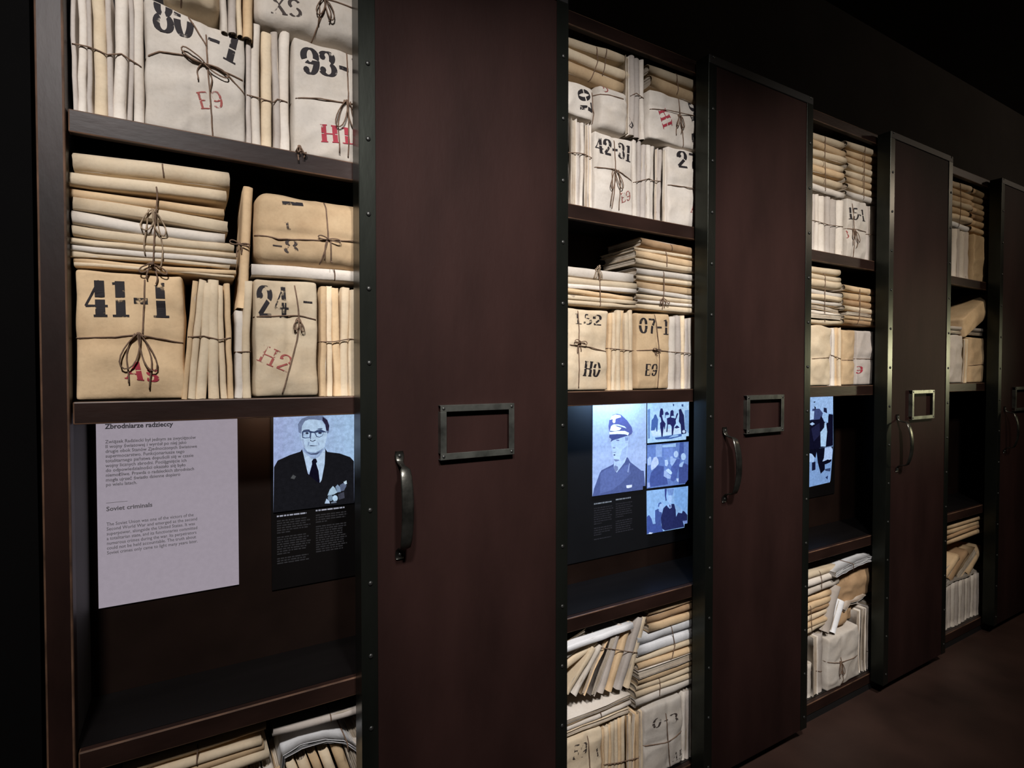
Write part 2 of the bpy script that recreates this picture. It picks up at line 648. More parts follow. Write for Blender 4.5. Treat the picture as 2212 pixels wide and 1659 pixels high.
# ------------------------------------------------------------------ wrapped parcel
def parcel_mesh(w_, d_, h_, seed, r=0.014, bulge=0.010, pinch=(), flap=None, lump=0.0035, n=32, slump=0.0, tslope=0.0):
    def par(n_):
        return [0.5 * (s + math.sin(math.pi / 2 * s)) for s in [2 * i / n_ - 1 for i in range(n_ + 1)]]
    A, B, Cc = par(n), par(5), par(n)
    idx, V, Fc = {}, [], []

    def vert(i, j, k):
        if (i, j, k) in idx:
            return idx[(i, j, k)]
        a, b, c = A[i], B[j], Cc[k]
        hx, hy, hz = w_ / 2, d_ / 2, h_ / 2
        rr = min(r, hx * .8, hy * .8, hz * .8)
        p = Vector((a * hx, b * hy, c * hz))
        core = Vector((max(-hx + rr, min(hx - rr, p.x)), max(-hy + rr, min(hy - rr, p.y)), max(-hz + rr, min(hz - rr, p.z))))
        dd = p - core
        if dd.length > 1e-9:
            p = core + dd.normalized() * rr
        front = max(0, -b)
        p.y -= bulge * (1 - a * a) * (1 - c * c) * front
        for (kind, pos) in pinch:
            u = a if kind == 'v' else c
            p.y += 0.0045 * math.exp(-((u - pos) / 0.10) ** 2) * front
        if flap and front > .5:
            pos, sl, side = flap
            if side * (c - (pos + sl * a)) > 0:
                p.y -= 0.0022
        nv = Vector((seed * 7.3, seed * 1.7, 0))
        p.y += lump * noise.noise(p * 16 + nv) * 1.2
        p.x += lump * noise.noise(p * 13 + nv + Vector((9, 0, 0))) * abs(a)
        p.z += lump * noise.noise(p * 13 + nv + Vector((0, 9, 0))) * max(0, c + .3)
        rid = 1 - abs(noise.noise(p * 11 + nv + Vector((3, 3, 3)))) * 3
        if rid > 0 and front > .3:
            p.y -= 0.0040 * rid * rid
        p.x += slump * c * h_
        p.z += tslope * a * max(0, c)
        p.z += hz
        p.y += hy
        V.append(p)
        idx[(i, j, k)] = len(V) - 1
        return len(V) - 1
    nx, ny, nz = len(A) - 1, len(B) - 1, len(Cc) - 1
    for i in range(nx):
        for k in range(nz):
            Fc.append([vert(i, 0, k), vert(i + 1, 0, k), vert(i + 1, 0, k + 1), vert(i, 0, k + 1)])
            Fc.append([vert(i, ny, k), vert(i, ny, k + 1), vert(i + 1, ny, k + 1), vert(i + 1, ny, k)])
    for j in range(ny):
        for k in range(nz):
            Fc.append([vert(0, j, k), vert(0, j, k + 1), vert(0, j + 1, k + 1), vert(0, j + 1, k)])
            Fc.append([vert(nx, j, k), vert(nx, j + 1, k), vert(nx, j + 1, k + 1), vert(nx, j, k + 1)])
        for i in range(nx):
            Fc.append([vert(i, j, 0), vert(i, j + 1, 0), vert(i + 1, j + 1, 0), vert(i + 1, j, 0)])
            Fc.append([vert(i, j, nz), vert(i + 1, j, nz), vert(i + 1, j + 1, nz), vert(i, j + 1, nz)])
    return V, Fc


SEED = [1]
PG = 'wrapped document parcels on the shelves'
BG = 'tied bundles of folders on the shelves'


def rot2(x, z, a):
    c, s = math.cos(a), math.sin(a)
    return x * c - z * s, x * s + z * c


def parcel(label, x0, x1, z0, z1, mat, Yf=0.09, depth=0.16, tilt=0.0, strings=(), bows=(), texts=(), r=0.010, bulge=0.010,
           flap=None, pinch=None, sr=0.0017, smat='string_jute', px=True, name='document_parcel', lump=0.0045, slump=0.0, tslope=0.0):
    """strings / bows / texts in photo pixels on the plane Y = Yf, or fractions of the front if px is False"""
    SEED[0] += 1
    sd = SEED[0]
    w_, h_ = x1 - x0, z1 - z0
    cx = (x0 + x1) / 2
    t = empty(name, (cx, Yf, z0), label, 'parcel', PG)
    t.rotation_euler = (0, -tilt, 0)

    def loc(p):
        if px:
            X, Z = W(p[0], p[1], Yf)
        else:
            X, Z = x0 + p[0] * w_, z0 + p[1] * h_
            return X - cx, Z - z0
        return rot2(X - cx, Z - z0, -tilt)
    sp = [[loc(p) for p in s] for s in strings]
    if pinch is None:
        pinch = []
        for s in sp:
            dx, dz = abs(s[-1][0] - s[0][0]), abs(s[-1][1] - s[0][1])
            mx, mz = (s[-1][0] + s[0][0]) / 2, (s[-1][1] + s[0][1]) / 2
            pinch.append(('v', max(-1, min(1, mx / (w_ / 2)))) if dz > dx else ('h', max(-1, min(1, mz / (h_ / 2) - 1))))
    V, Fc = parcel_mesh(w_, depth, h_, sd, r, bulge, pinch, flap, lump, slump=slump, tslope=tslope)
    body = mesh_obj('wrapper', V, Fc, mat, t, True)
    S = Surf(V, Fc)
    for s in sp:
        P = string_path(S, s, sr)
        if P:
            v, f = tube(P, sr)
            mesh_obj('string', v, f, smat, t, True)
    for b in bows:
        bx, bz = loc(b[0])
        size = b[1]
        v, f = bow_geo(S, bx, bz, size, sr * 0.95, *b[2:3], tails=b[3] if len(b) > 3 else 1.0, seed=sd, ang=b[4] if len(b) > 4 else 0.0, ylip=0.064 - Yf)
        mesh_obj('string_bow', v, f, b[5] if len(b) > 5 else smat, t, True)
    for tx in texts:
        s, p0, p1, hh, im = tx[:5]
        a, b = loc(p0), loc(p1)
        ink_on(S, t, 'stencil_lettering', s, a, b, hh, im, tx[5] if len(tx) > 5 else .2, tx[6] if len(tx) > 6 else True)
    return t


# ------------------------------------------------------------------ folders and tied bundles
def folder_mesh(L, T, D, rr, g, axis, op=False):
    """paper cover folded round its pages; spine to the front. returns cover and pages geometry"""
    n = 7
    r = max(0.0006, min(T / 2 * rr, D * .4))
    prof = [(D, T / 2)]
    prof.append((D * .45, T / 2 * g.uniform(.96, 1.03)))
    for i in range(7):
        a = math.pi / 2 - math.pi * i / 6
        zc = (T / 2 - r) * (1 if i < 3 else (-1 if i > 3 else 0))
        prof.append((r - r * math.cos(a) * 1.0, zc + r * math.sin(a) if i != 3 else 0))
    prof.append((D * .45, -T / 2 * g.uniform(.96, 1.03)))
    prof.append((D, -T / 2))
    inner = [(y + (0.0012 if 1 < k < len(prof) - 2 else 0), z - 0.0011 * (1 if z > 0 else (-1 if z < 0 else 0))) for k, (y, z) in enumerate(prof)]
    ph, am = g.uniform(0, 6), g.uniform(-.0042, .0042) * min(1, L / .2)
    dn = g.uniform(0, 99)
    V, Fc = [], []
    m = len(prof)

    def mp(l, y, z):
        tl = l / L * 2
        z2 = z + am * math.cos(tl * 1.7 + ph) + 0.0020 * noise.noise(Vector((l * 22, y * 10, dn)))
        y2 = y + 0.004 * noise.noise(Vector((l * 18, z * 40 + 5, dn)))
        if op:
            y2 = D - y2
        return Vector((l, y2, z2)) if axis == 'h' else Vector((z2, y2, l))
    for ring in (prof, inner):
        for i in range(n + 1):
            l = -L / 2 + L * i / n
            for (y, z) in ring:
                dl = 0
                if i in (0, n):
                    dl = 0.0022 * noise.noise(Vector((y * 30, z * 90, dn + i)))
                V.append(mp(l + dl, y, z))
    o = (n + 1) * m
    for i in range(n):
        for k in range(m - 1):
            a, b = i * m + k, i * m + k + 1
            c, d = (i + 1) * m + k + 1, (i + 1) * m + k
            Fc.append([a, b, c, d])
            Fc.append([o + d, o + c, o + b, o + a])
    for i in (0, n):
        for k in range(m - 1):
            Fc.append([i * m + k, i * m + k + 1, o + i * m + k + 1, o + i * m + k])
    for k in (0, m - 1):
        for i in range(n):
            Fc.append([i * m + k, (i + 1) * m + k, o + (i + 1) * m + k, o + i * m + k])
    # page block: a few layered sheets, ends slightly ragged
    PV, PF = [], []
    lay = max(2, min(4, int(T / 0.005)))
    zs = [-T / 2 + .0013 + (T - .0026) * i / lay for i in range(lay + 1)]
    for q in range(lay):
        i1 = .002 + g.uniform(0, .005)
        y0, y1 = max(r * .6, .0015), D - g.uniform(.001, .006)
        z0, z1 = zs[q] + .0003, zs[q + 1] - .0005
        b = len(PV)
        for l in (-L / 2 + i1, 0, L / 2 - i1 - g.uniform(0, .003)):
            for (y, z) in ((y0, z0), (y1, z0), (y1, z1), (y0, z1)):
                PV.append(mp(l, y, z))
        for s in (0, 1):
            for k in range(4):
                PF.append([b + s * 4 + k, b + s * 4 + (k + 1) % 4, b + s * 4 + 4 + (k + 1) % 4, b + s * 4 + 4 + k])
        PF.append([b + 3, b + 2, b + 1, b])
        PF.append([b + 8, b + 9, b + 10, b + 11])
    return (V, Fc), (PV, PF)


TONES = {
    'white': ['paper_white', 'paper_white', 'paper_grey', 'paper_cream'],
    'cream': ['paper_cream', 'paper_white', 'paper_cream', 'paper_tan'],
    'tan': ['paper_tan', 'paper_cream', 'paper_tan', 'paper_kraft'],
    'grey': ['paper_grey', 'paper_white', 'paper_grey', 'paper_grey'],
    'mix': ['paper_white', 'paper_cream', 'paper_tan', 'paper_cream', 'paper_bright'],
    'bright': ['paper_bright', 'paper_white'],
}


def bundle(label, folders, tone, axis, Yf=0.09, depth=0.18, strings=(), bows=(), rr=None, sr=0.0016, smat='string_jute',
           cat='folders', name='folder_bundle', jit=1.0, opn=0.12, texts=()):
    """folders: (cx, cz, length, thickness, angle) in world metres; axis 'h' lies flat, 'v' stands"""
    SEED[0] += 1
    g = random.Random(SEED[0] * 31 + 5)
    zs, xs = [], []
    for f in folders:
        e = f[2] / 2 if axis == 'v' else f[3] / 2
        zs.append(f[1] - e)
        xs.append(f[0])
    ox, oz = sum(xs) / len(xs), min(zs)
    if len(folders) == 1:
        name, cat = 'document_folder', 'folder'
    t = empty(name, (ox, Yf, oz), label, cat, BG)
    AV, AF = [], []
    for f in folders:
        cx, cz, L, T, ang = f[:5]
        dy = f[5] if len(f) > 5 else g.uniform(0, .007) * jit
        mt = f[6] if len(f) > 6 else g.choice(TONES[tone])
        rv = rr if rr is not None else g.choice([.5, .75, .95, 1.0])
        op = g.random() < opn
        (V, Fc), (PV, PF) = folder_mesh(L, T, depth - dy - g.uniform(0, .02), rv, g, axis, op)
        R = Matrix.Rotation(-ang, 3, 'Y')
        yaw = Matrix.Rotation(g.uniform(-.02, .02) * jit, 3, 'Z') if axis == 'h' else Matrix.Identity(3)
        c = Vector((cx - ox, dy, cz - oz))
        RM = R @ yaw
        V = [RM @ v for v in V]
        PV = [RM @ v for v in PV]
        fo = mesh_obj('folder', V, Fc, mt, t, True, c)
        for p in fo.data.polygons:
            p.use_smooth = True
        mesh_obj('pages', PV, PF, 'pages', fo)
        b = len(AV)
        AV += [v + c for v in V]
        AF += [[i + b for i in q] for q in Fc]
    S = Surf(AV, AF)
    for s in strings:
        pts = [W(p[0], p[1], Yf) for p in s]
        P = string_path(S, [(a - ox, c - oz) for a, c in pts], sr)
        if P:
            v, f = tube(P, sr)
            mesh_obj('string', v, f, smat, t, True)
    for b in bows:
        X, Z = W(b[0][0], b[0][1], Yf)
        v, f = bow_geo(S, X - ox, Z - oz, b[1], sr, *b[2:3], tails=b[3] if len(b) > 3 else 1.0, seed=SEED[0], ang=b[4] if len(b) > 4 else 0.0)
        mesh_obj('string_bow', v, f, b[5] if len(b) > 5 else smat, t, True)
    for tx in texts:
        s, p0, p1, hh, im = tx[:5]
        a, b = W(*p0, Yf), W(*p1, Yf)
        ink_on(S, t, 'stencil_lettering', s, (a[0] - ox, a[1] - oz), (b[0] - ox, b[1] - oz), hh, im)
    return t


def stand(label, xs, py, z0, ztop, tone, lean=None, Yf=0.09, depth=0.18, gapf=0.94, mats=None, tops=None, split=True, **k):
    """upright folders; xs = pixel boundaries of the spines at the shelf, py = pixel row there"""
    SEED[0] += 1
    g = random.Random(SEED[0])
    X = [W(x, py, Yf)[0] for x in xs]
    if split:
        # broad spines split in two tones, painting a shaded and a lit side
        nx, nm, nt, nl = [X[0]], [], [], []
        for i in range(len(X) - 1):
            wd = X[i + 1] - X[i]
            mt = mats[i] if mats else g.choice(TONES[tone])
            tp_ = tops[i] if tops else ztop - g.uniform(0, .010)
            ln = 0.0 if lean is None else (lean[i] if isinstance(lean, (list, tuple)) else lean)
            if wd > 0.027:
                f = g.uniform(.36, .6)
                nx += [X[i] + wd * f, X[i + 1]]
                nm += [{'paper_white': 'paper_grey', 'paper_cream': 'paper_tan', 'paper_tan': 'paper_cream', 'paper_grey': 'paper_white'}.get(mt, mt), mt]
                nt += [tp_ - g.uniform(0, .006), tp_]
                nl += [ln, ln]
            else:
                nx.append(X[i + 1])
                nm.append(mt)
                nt.append(tp_)
                nl.append(ln)
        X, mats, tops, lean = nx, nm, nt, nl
    fs = []
    for i in range(len(X) - 1):
        T = (X[i + 1] - X[i]) * gapf
        zt = (tops[i] if tops else ztop - g.uniform(0, .010))
        L = zt - z0
        a = 0.0 if lean is None else (lean[i] if isinstance(lean, (list, tuple)) else lean)
        cx = (X[i] + X[i + 1]) / 2 - math.sin(a) * L / 2
        ext = abs(math.sin(a)) * T / 2
        f = [cx, z0 + ext + math.cos(a) * L / 2, L, T, a, g.uniform(0, .008)]
        if mats:
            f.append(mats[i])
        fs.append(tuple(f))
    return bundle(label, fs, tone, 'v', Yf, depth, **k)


def lay(label, x0, x1, zs, tone, slope=0.0, Yf=0.09, depth=0.20, mats=None, angs=None, gapf=0.93, **k):
    """flat folders; zs = boundaries (metres) from the bottom up at the left end; x0, x1 metres"""
    SEED[0] += 1
    g = random.Random(SEED[0])
    fs = []
    for i in range(len(zs) - 1):
        T = (zs[i + 1] - zs[i]) * gapf
        a = angs[i] if angs else slope + g.uniform(-.5, .5) * T / (x1 - x0) * .7
        jl, jr = g.uniform(-.012, .008), g.uniform(-.012, .014)
        if x0 < -.15:
            jl = max(jl, -.006)
        f = [(x0 + x1 + jl + jr) / 2, (zs[i] + zs[i + 1]) / 2 + math.sin(a) * (x1 - x0) / 2, (x1 - x0) + jr - jl, T, a, g.uniform(0, .010)]
        if mats:
            f.append(mats[i % len(mats)])
        fs.append(tuple(f))
    return bundle(label, fs, tone, 'h', Yf, depth, **k)


def sheaf(label, prof, Yf, depth, mat, n=4, gap=0.004, string=None, name='paper_sheaf'):
    """a sagging handful of loose sheets: prof is the (X, Z) curve seen from the front"""
    SEED[0] += 1
    g = random.Random(SEED[0])
    ox, oz = prof[0][0], min(p[1] for p in prof)
    t = empty(name, (ox, Yf, oz), label, 'papers', 'loose sheaves of paper')
    pr = dense(prof, .008)
    AV, AF = [], []
    for s in range(n):
        V, Fc = [], []
        m = 6
        yo = g.uniform(0, .02)
        cut = g.uniform(0, .04)
        k0, k1 = 0, max(4, int(len(pr) * (1 - cut)))
        pp = pr[k0:k1]
        for lvl in (0, 1):
            for i, (x, z) in enumerate(pp):
                for j in range(m):
                    y = yo + (depth - yo) * j / (m - 1)
                    wv = .004 * noise.noise(Vector((x * 14, y * 14, s * 3.3)))
                    V.append(Vector((x - ox + .002 * s, y + .003 * noise.noise(Vector((x * 30, s, 0))), z - oz - s * gap + wv - lvl * gap * .55)))
        c = len(pp)
        o = c * m
        for i in range(c - 1):
            for j in range(m - 1):
                q = [i * m + j, (i + 1) * m + j, (i + 1) * m + j + 1, i * m + j + 1]
                Fc.append(q)
                Fc.append([o + a for a in q[::-1]])
            for j in (0, m - 1):
                Fc.append([i * m + j, (i + 1) * m + j, o + (i + 1) * m + j, o + i * m + j])
        for i in (0, c - 1):
            for j in range(m - 1):
                Fc.append([i * m + j, i * m + j + 1, o + i * m + j + 1, o + i * m + j])
        mesh_obj('sheet', V, Fc, mat, t, True)
        b = len(AV)
        AV += V
        AF += [[i + b for i in q] for q in Fc]
    if string:
        S = Surf(AV, AF)
        for fx in string:
            i = int(fx * (len(pr) - 1))
            x, z = pr[i][0] - ox, pr[i][1] - oz
            P = []
            for j in range(9):
                y = -.003 + (depth * .8) * (8 - j) / 8
                zt = S.top(x, max(.022, y))
                P.append(Vector((x, y, (zt if zt is not None else z) + .0022)))
            P += [Vector((x, -.004, z - .003)), Vector((x + .002, -.004, z - n * gap))]
            v, f = tube(P, .0017)
            mesh_obj('string', v, f, 'string_jute', t, True)
    return t


# ------------------------------------------------------------------ the room
Z_SH1, Z_SH2, Z_SH3, Z_BASE, Z_RAIL = 2.085, 1.490, 0.762, 0.085, 2.642
X_END = 6.4
BACK = 0.30
struct(box('floor', -3.0, 10.0, -5.0, 0.6, -0.05, 0.0, 'floor_brown'))
struct(box('ceiling', -3.0, 10.0, -5.0, 0.6, 3.55, 3.65, 'wall_paint'))
struct(box('wall_back', -3.0, 10.0, 0.40, 0.6, 0.0, 3.55, 'wall_paint'))
struct(box('wall_left', -3.0, -0.262, 0.075, 0.398, 0.0, 3.55, 'wall_black'))
struct(box('wall_right', 9.9, 10.0, -5.0, 0.398, 0.0, 3.55, 'wall_paint'))


def edged_box(name, x0, x1, y0, y1, z0, z1, mat, edge, parent, b):
    """box whose small bevels show worn wood with edge light painted in"""
    o = box(name, x0, x1, y0, y1, z0, z1, mat, parent, b, 2)
    o.data.materials.append(M[edge])
    for p in o.data.polygons:
        n = p.normal
        if max(abs(n.x), abs(n.y), abs(n.z)) < 0.98 and n.y < 0.3:
            p.material_index = 1
    return o


# ------------------------------------------------------------------ shelving
sh = empty('archive_shelving', (-0.25, 0.05, 0), 'long dark brown wooden archive shelving running behind the sliding doors', 'shelving')
edged_box('post', -0.2515, -0.2055, 0.050, 0.094, 0.0, 2.70, 'frame_wood', 'worn_lit_edge', sh, 0.004)
box('side_panel', -0.232, -0.209, 0.094, BACK, 0.0, 2.68, 'side_grey', sh)
box('back_panel', -0.25, X_END, BACK, BACK + 0.02, 0.0, 2.68, 'board_brown', sh)
for z, nm in ((Z_SH1, 'shelf'), (Z_SH2, 'shelf'), (Z_SH3, 'shelf'), (Z_BASE, 'shelf')):
    b = box(nm, -0.208, X_END, 0.088, BACK - 0.001, z - 0.024, z, 'shelf_top', sh)
    edged_box('shelf_lip', -0.2035, X_END, 0.068, 0.088, z - 0.047, z, 'shelf_wood', 'worn_lit_edge', b, 0.003)
edged_box('top_rail', -0.2035, X_END, 0.068, 0.090, Z_RAIL, Z_RAIL + 0.045, 'shelf_wood', 'worn_lit_edge', sh, 0.003)
box('top_board', -0.208, X_END, 0.090, BACK - 0.001, Z_RAIL + 0.022, Z_RAIL + 0.045, 'shelf_wood', sh)
box('plinth', -0.2035, X_END, 0.075, 0.12, 0.0, Z_BASE - 0.05, 'plinth_black', sh)
for k in range(5):
    box('divider', 0.366 + 1.2375 * k + 0.302, 0.366 + 1.2375 * k + 0.324, 0.092, BACK - 0.001, Z_BASE, Z_RAIL + .02, 'black_board', sh)

# ------------------------------------------------------------------ sliding doors
DW, DT, DZ0, DZ1 = 0.626, 0.057, 0.060, 2.676
SWD = 0.041
rv_v, rv_f = ball((0, 0, 0), 0.0062, 1, .55, 1, 8, 6)
rivet_me = bpy.data.meshes.new('rivet')
rivet_me.from_pydata([tuple(v) for v in rv_v], [], rv_f)
rivet_me.materials.append(M['rivet_metal'])
for p in rivet_me.polygons:
    p.use_smooth = True


def handle_geo():
    """bowed pull: side profile swept with a width that swells at the grip"""
    prof = [(-.0025, .138, .010), (-.004, .128, .012), (-.005, .117, .011), (-.012, .109, .008), (-.026, .104, .007), (-.040, .102, .007),
            (-.048, .097, .013), (-.055, .080, .0145), (-.062, .052, .0150), (-.066, .022, .0150)]
    prof = prof + [(y, -z, w_) for (y, z, w_) in prof[::-1]]
    V, Fc = [], []
    n = len(prof)
    for i, (y, z, hw) in enumerate(prof):
        a, b = prof[max(0, i - 1)], prof[min(n - 1, i + 1)]
        ty, tz = b[0] - a[0], b[1] - a[1]
        l = math.hypot(ty, tz)
        ny, nz = tz / l, -ty / l
        t = 0.0026
        for (sx, sn) in ((-1, -.5), (-.7, -1), (.7, -1), (1, -.5), (1, .5), (.7, 1), (-.7, 1), (-1, .5)):
            V.append((sx * hw, y + ny * t * sn, z + nz * t * sn))
    for i in range(n - 1):
        for k in range(8):
            Fc.append([i * 8 + k, i * 8 + (k + 1) % 8, (i + 1) * 8 + (k + 1) % 8, (i + 1) * 8 + k])
    Fc.append(list(range(8)))
    Fc.append([(n - 1) * 8 + k for k in range(8)][::-1])
    return V, Fc


HV, HF = handle_geo()
DOOR_LABELS = ['dark brown sliding door between the text panel bay and the officer portrait bay',
               'dark brown sliding door between the officer portrait bay and the narrow photograph bay',
               'brown sliding door with glinting edges between the narrow photograph bay and the unlit bay',
               'brown sliding door with glinting edge, last beyond the unlit bay']
for k in range(4):
    x0 = 0.366 + 1.2375 * k
    d = empty('sliding_door', (x0, 0, DZ0), DOOR_LABELS[k], 'door', 'sliding doors of the archive shelving')
    h = DZ1 - DZ0
    box('panel', x0 + 0.002, x0 + DW - 0.002, 0.003, DT, DZ0, DZ1, 'door_wood', d)
    for sx in (0, DW - SWD):
        # metal angle: face plate and return over the door edge
        v1, f1 = bevel_box(sx, sx + SWD, 0.0, 0.003, 0, h, 0.0008, 1)
        ex = sx - 0.0005 if sx == 0 else sx + SWD - 0.0025
        v2, f2 = bevel_box(ex, ex + 0.003, 0.0005, DT, 0, h, 0.0, 1)
        st = mesh_obj('edge_strip', *join([(v1, f1), (v2, f2)]), 'strip_metal', d)
        for i in range(15):
            r = bpy.data.objects.new('rivet', rivet_me)
            COL.objects.link(r)
            r.parent = st
            r.location = (sx + SWD * 0.55, -0.0005, 0.05 + i * 0.183)
    # cap along the top
    box('top_cap', x0 + 0.001, x0 + DW - 0.001, -0.001, DT + 0.001, DZ1 - 0.030, DZ1 + 0.002, 'plinth_black', d, 0.002, 1)
    # label holder
    lx0, lx1, lz0, lz1 = 0.206, 0.431, 1.319 - DZ0, 1.464 - DZ0
    bw, yy = 0.0175, -0.017
    lh = bpy.data.objects.new('label_holder', None)
    COL.objects.link(lh)
    lh.parent = d
    lh.location = (lx0, 0.003, lz0)
    lw, lhh = lx1 - lx0, lz1 - lz0
    for (a0, a1, c0, c1) in ((0, lw, lhh - bw, lhh), (0, lw, 0, bw), (0, bw, bw, lhh - bw), (lw - bw, lw, bw, lhh - bw)):
        v1, f1 = bevel_box(a0, a1, yy, yy + 0.003, c0, c1, 0.0008, 1)
        v = [(v1, f1)]
        # side walls standing back to the door
        if a1 - a0 > c1 - c0:
            zz = c1 - 0.002 if c0 > 0 else c0
            v.append(bevel_box(a0, a1, yy + 0.002, -0.0003, zz, zz + 0.002, 0))
        else:
            xx = a0 if a0 == 0 else a1 - 0.002
            v.append(bevel_box(xx, xx + 0.002, yy + 0.002, -0.0003, c0, c1, 0))
        mesh_obj('holder_bar', *join(v), 'holder_metal', lh)
    for (a, c) in ((.009, .009), (lw - .009, .009), (.009, lhh - .009), (lw - .009, lhh - .009)):
        mesh_obj('screw', *ball((a, yy, c), 0.0045, 1, .5, 1, 8, 5), 'rivet_metal', lh, True)
    # pull handle
    hd = mesh_obj('handle', HV, HF, 'handle_metal', d, True, (0.098, 0.003, 1.212 - DZ0))
    for zz in (.126, -.126):
        mesh_obj('screw', *ball((0, -.006, zz), 0.0055, 1, .6, 1, 8, 5), 'rivet_metal', hd, True)

# ------------------------------------------------------------------ displays behind the shelving
YP = BACK - 0.006


def lin(c):
    return tuple((v / 255.0 / 12.92) if v / 255.0 <= .04045 else ((v / 255.0 + .055) / 1.055) ** 2.4 for v in c)


GC = {}


def gm(c, s=1.0, base=.02):
    key = (tuple(c), s, base)
    if key not in GC:
        GC[key] = glow('print_%d' % len(GC), lin(c), s, base)
    return GC[key]


def display(label, x0, x1, z0, z1, mat, name='display_screen', cat='screen'):
    t = empty(name, ((x0 + x1) / 2, BACK, z0), label, cat)
    box('panel', x0, x1, YP, BACK - 0.0005, z0, z1, mat, t)
    return t


def picture(parent, name, shapes, Yb, scale=1.0, base=.02, step=0.0003):
    """flat printed picture: shapes = (rgb, pixel outline), later ones on top"""
    V, Fc, mi, mats = [], [], [], []
    ox, oy, oz = parent.location
    for k, (c, pts) in enumerate(shapes):
        b = len(V)
        y = Yb - 0.0004 - step * k
        for p in pts:
            X, Z = W(p[0], p[1], y)
            V.append((X - ox, y - oy, Z - oz))
        Fc.append(list(range(b, len(V))))
        m = gm(c, scale, base)
        if m not in mats:
            mats.append(m)
        mi.append(mats.index(m))
    o = mesh_obj(name, V, Fc, mats, parent)
    for p, i in zip(o.data.polygons, mi):
        p.material_index = i
    # triangulate so concave outlines fill properly, facing the room
    bm = bmesh.new()
    bm.from_mesh(o.data)
    for f in bm.faces:
        if f.normal.y > 0:
            f.normal_flip()
    bmesh.ops.triangulate(bm, faces=bm.faces[:])
    bm.to_mesh(o.data)
    bm.free()
    return o


def tr(ox, oy, s, pts):
    return [(ox + a / s, oy + b / s) for a, b in pts]


def ell(cx, cy, rx, ry, n=20, a=0.0):
    return [(cx + rx * math.cos(t) * math.cos(a) - ry * math.sin(t) * math.sin(a), cy + rx * math.cos(t) * math.sin(a) + ry * math.sin(t) * math.cos(a))
            for t in [2 * math.pi * i / n for i in range(n)]]


def font_mesh(s, size, bold=0.0, xscale=1.0):
    cu = bpy.data.curves.new('t', 'FONT')
    cu.body = s
    cu.size = size
    cu.offset = bold
    cu.resolution_u = 2
    o = bpy.data.objects.new('t', cu)
    COL.objects.link(o)
    dg = bpy.context.evaluated_depsgraph_get()
    me = bpy.data.meshes.new_from_object(o.evaluated_get(dg))
    V = [(v.co.x * xscale, v.co.y) for v in me.vertices]
    Fc = [list(p.vertices) for p in me.polygons]
    bpy.data.objects.remove(o)
    bpy.data.curves.remove(cu)
    bpy.data.meshes.remove(me)
    return V, Fc


def write(parent, name, lines, mat, y):
    """lines: (text, X, Z baseline, size, bold, width or None)"""
    ox, oy, oz = parent.location
    parts = []
    for (s, X, Z, size, bold, width) in lines:
        V, Fc = font_mesh(s, size, bold)
        sc = 1.0
        if width:
            sc = width / max(v[0] for v in V)
        parts.append(([(X + a * sc - ox, y - oy, Z + b - oz) for a, b in V], Fc))
    return mesh_obj(name, *join(parts), mat, parent)


# --- text panel in the first bay
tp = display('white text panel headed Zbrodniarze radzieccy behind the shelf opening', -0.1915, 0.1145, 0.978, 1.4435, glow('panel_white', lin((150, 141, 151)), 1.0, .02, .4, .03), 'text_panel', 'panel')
glow('panel_ink', (0.030, 0.027, 0.031), 1.0)
glow('panel_ink_soft', (0.085, 0.076, 0.083), 1.0)
PL = ["Związek Radziecki był jednym ze zwycięzców", "II wojny światowej i wyrósł po niej jako", "drugie obok Stanów Zjednoczonych światowe",
      "supermocarstwo. Funkcjonariusze tego", "totalitarnego państwa dopuścili się w czasie", "wojny licznych zbrodni. Pociągnięcie ich",
      "do odpowiedzialności okazało się było", "niemożliwe. Prawda o radzieckich zbrodniach", "mogła ujrzeć światło dzienne dopiero", "po wielu latach."]
PWID = [1105, 1000, 1118, 978, 1078, 1000, 990, 1085, 930, 445]
EL = ["The Soviet Union was one of the victors of the", "Second World War and emerged as the second", "superpower, alongside the United States. It was",
      "a totalitarian state, and its functionaries committed", "numerous crimes during the war. Its perpetrators", "could not be held accountable. The truth about", "Soviet crimes only came to light many years later."]
EWID = [1080, 1120, 1095, 1122, 1112, 1108, 1125]
tz = lambda X_, Y_: W(210 + X_ / 5.183, 900 + Y_ / 5.183, YP)
lines = []
X0 = tz(90, 300)[0]


def tline(s, yb, xr, size, bold):
    X, Z = tz(90, yb)
    return (s, X0, Z, size, bold, tz(xr, yb - 40)[0] - X0)


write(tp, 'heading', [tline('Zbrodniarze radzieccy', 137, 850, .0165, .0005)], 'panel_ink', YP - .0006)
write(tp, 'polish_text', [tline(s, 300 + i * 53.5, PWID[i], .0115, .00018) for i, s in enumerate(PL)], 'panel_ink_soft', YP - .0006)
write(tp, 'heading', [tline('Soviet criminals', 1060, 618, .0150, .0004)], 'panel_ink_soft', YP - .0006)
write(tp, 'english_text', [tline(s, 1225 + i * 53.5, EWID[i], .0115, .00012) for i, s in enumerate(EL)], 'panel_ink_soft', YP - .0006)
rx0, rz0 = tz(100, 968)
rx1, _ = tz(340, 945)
box('rule', rx0, rx1, YP - .0008, YP - .0002, rz0 - .0005, rz0 + .0005, 'panel_ink_soft', tp)

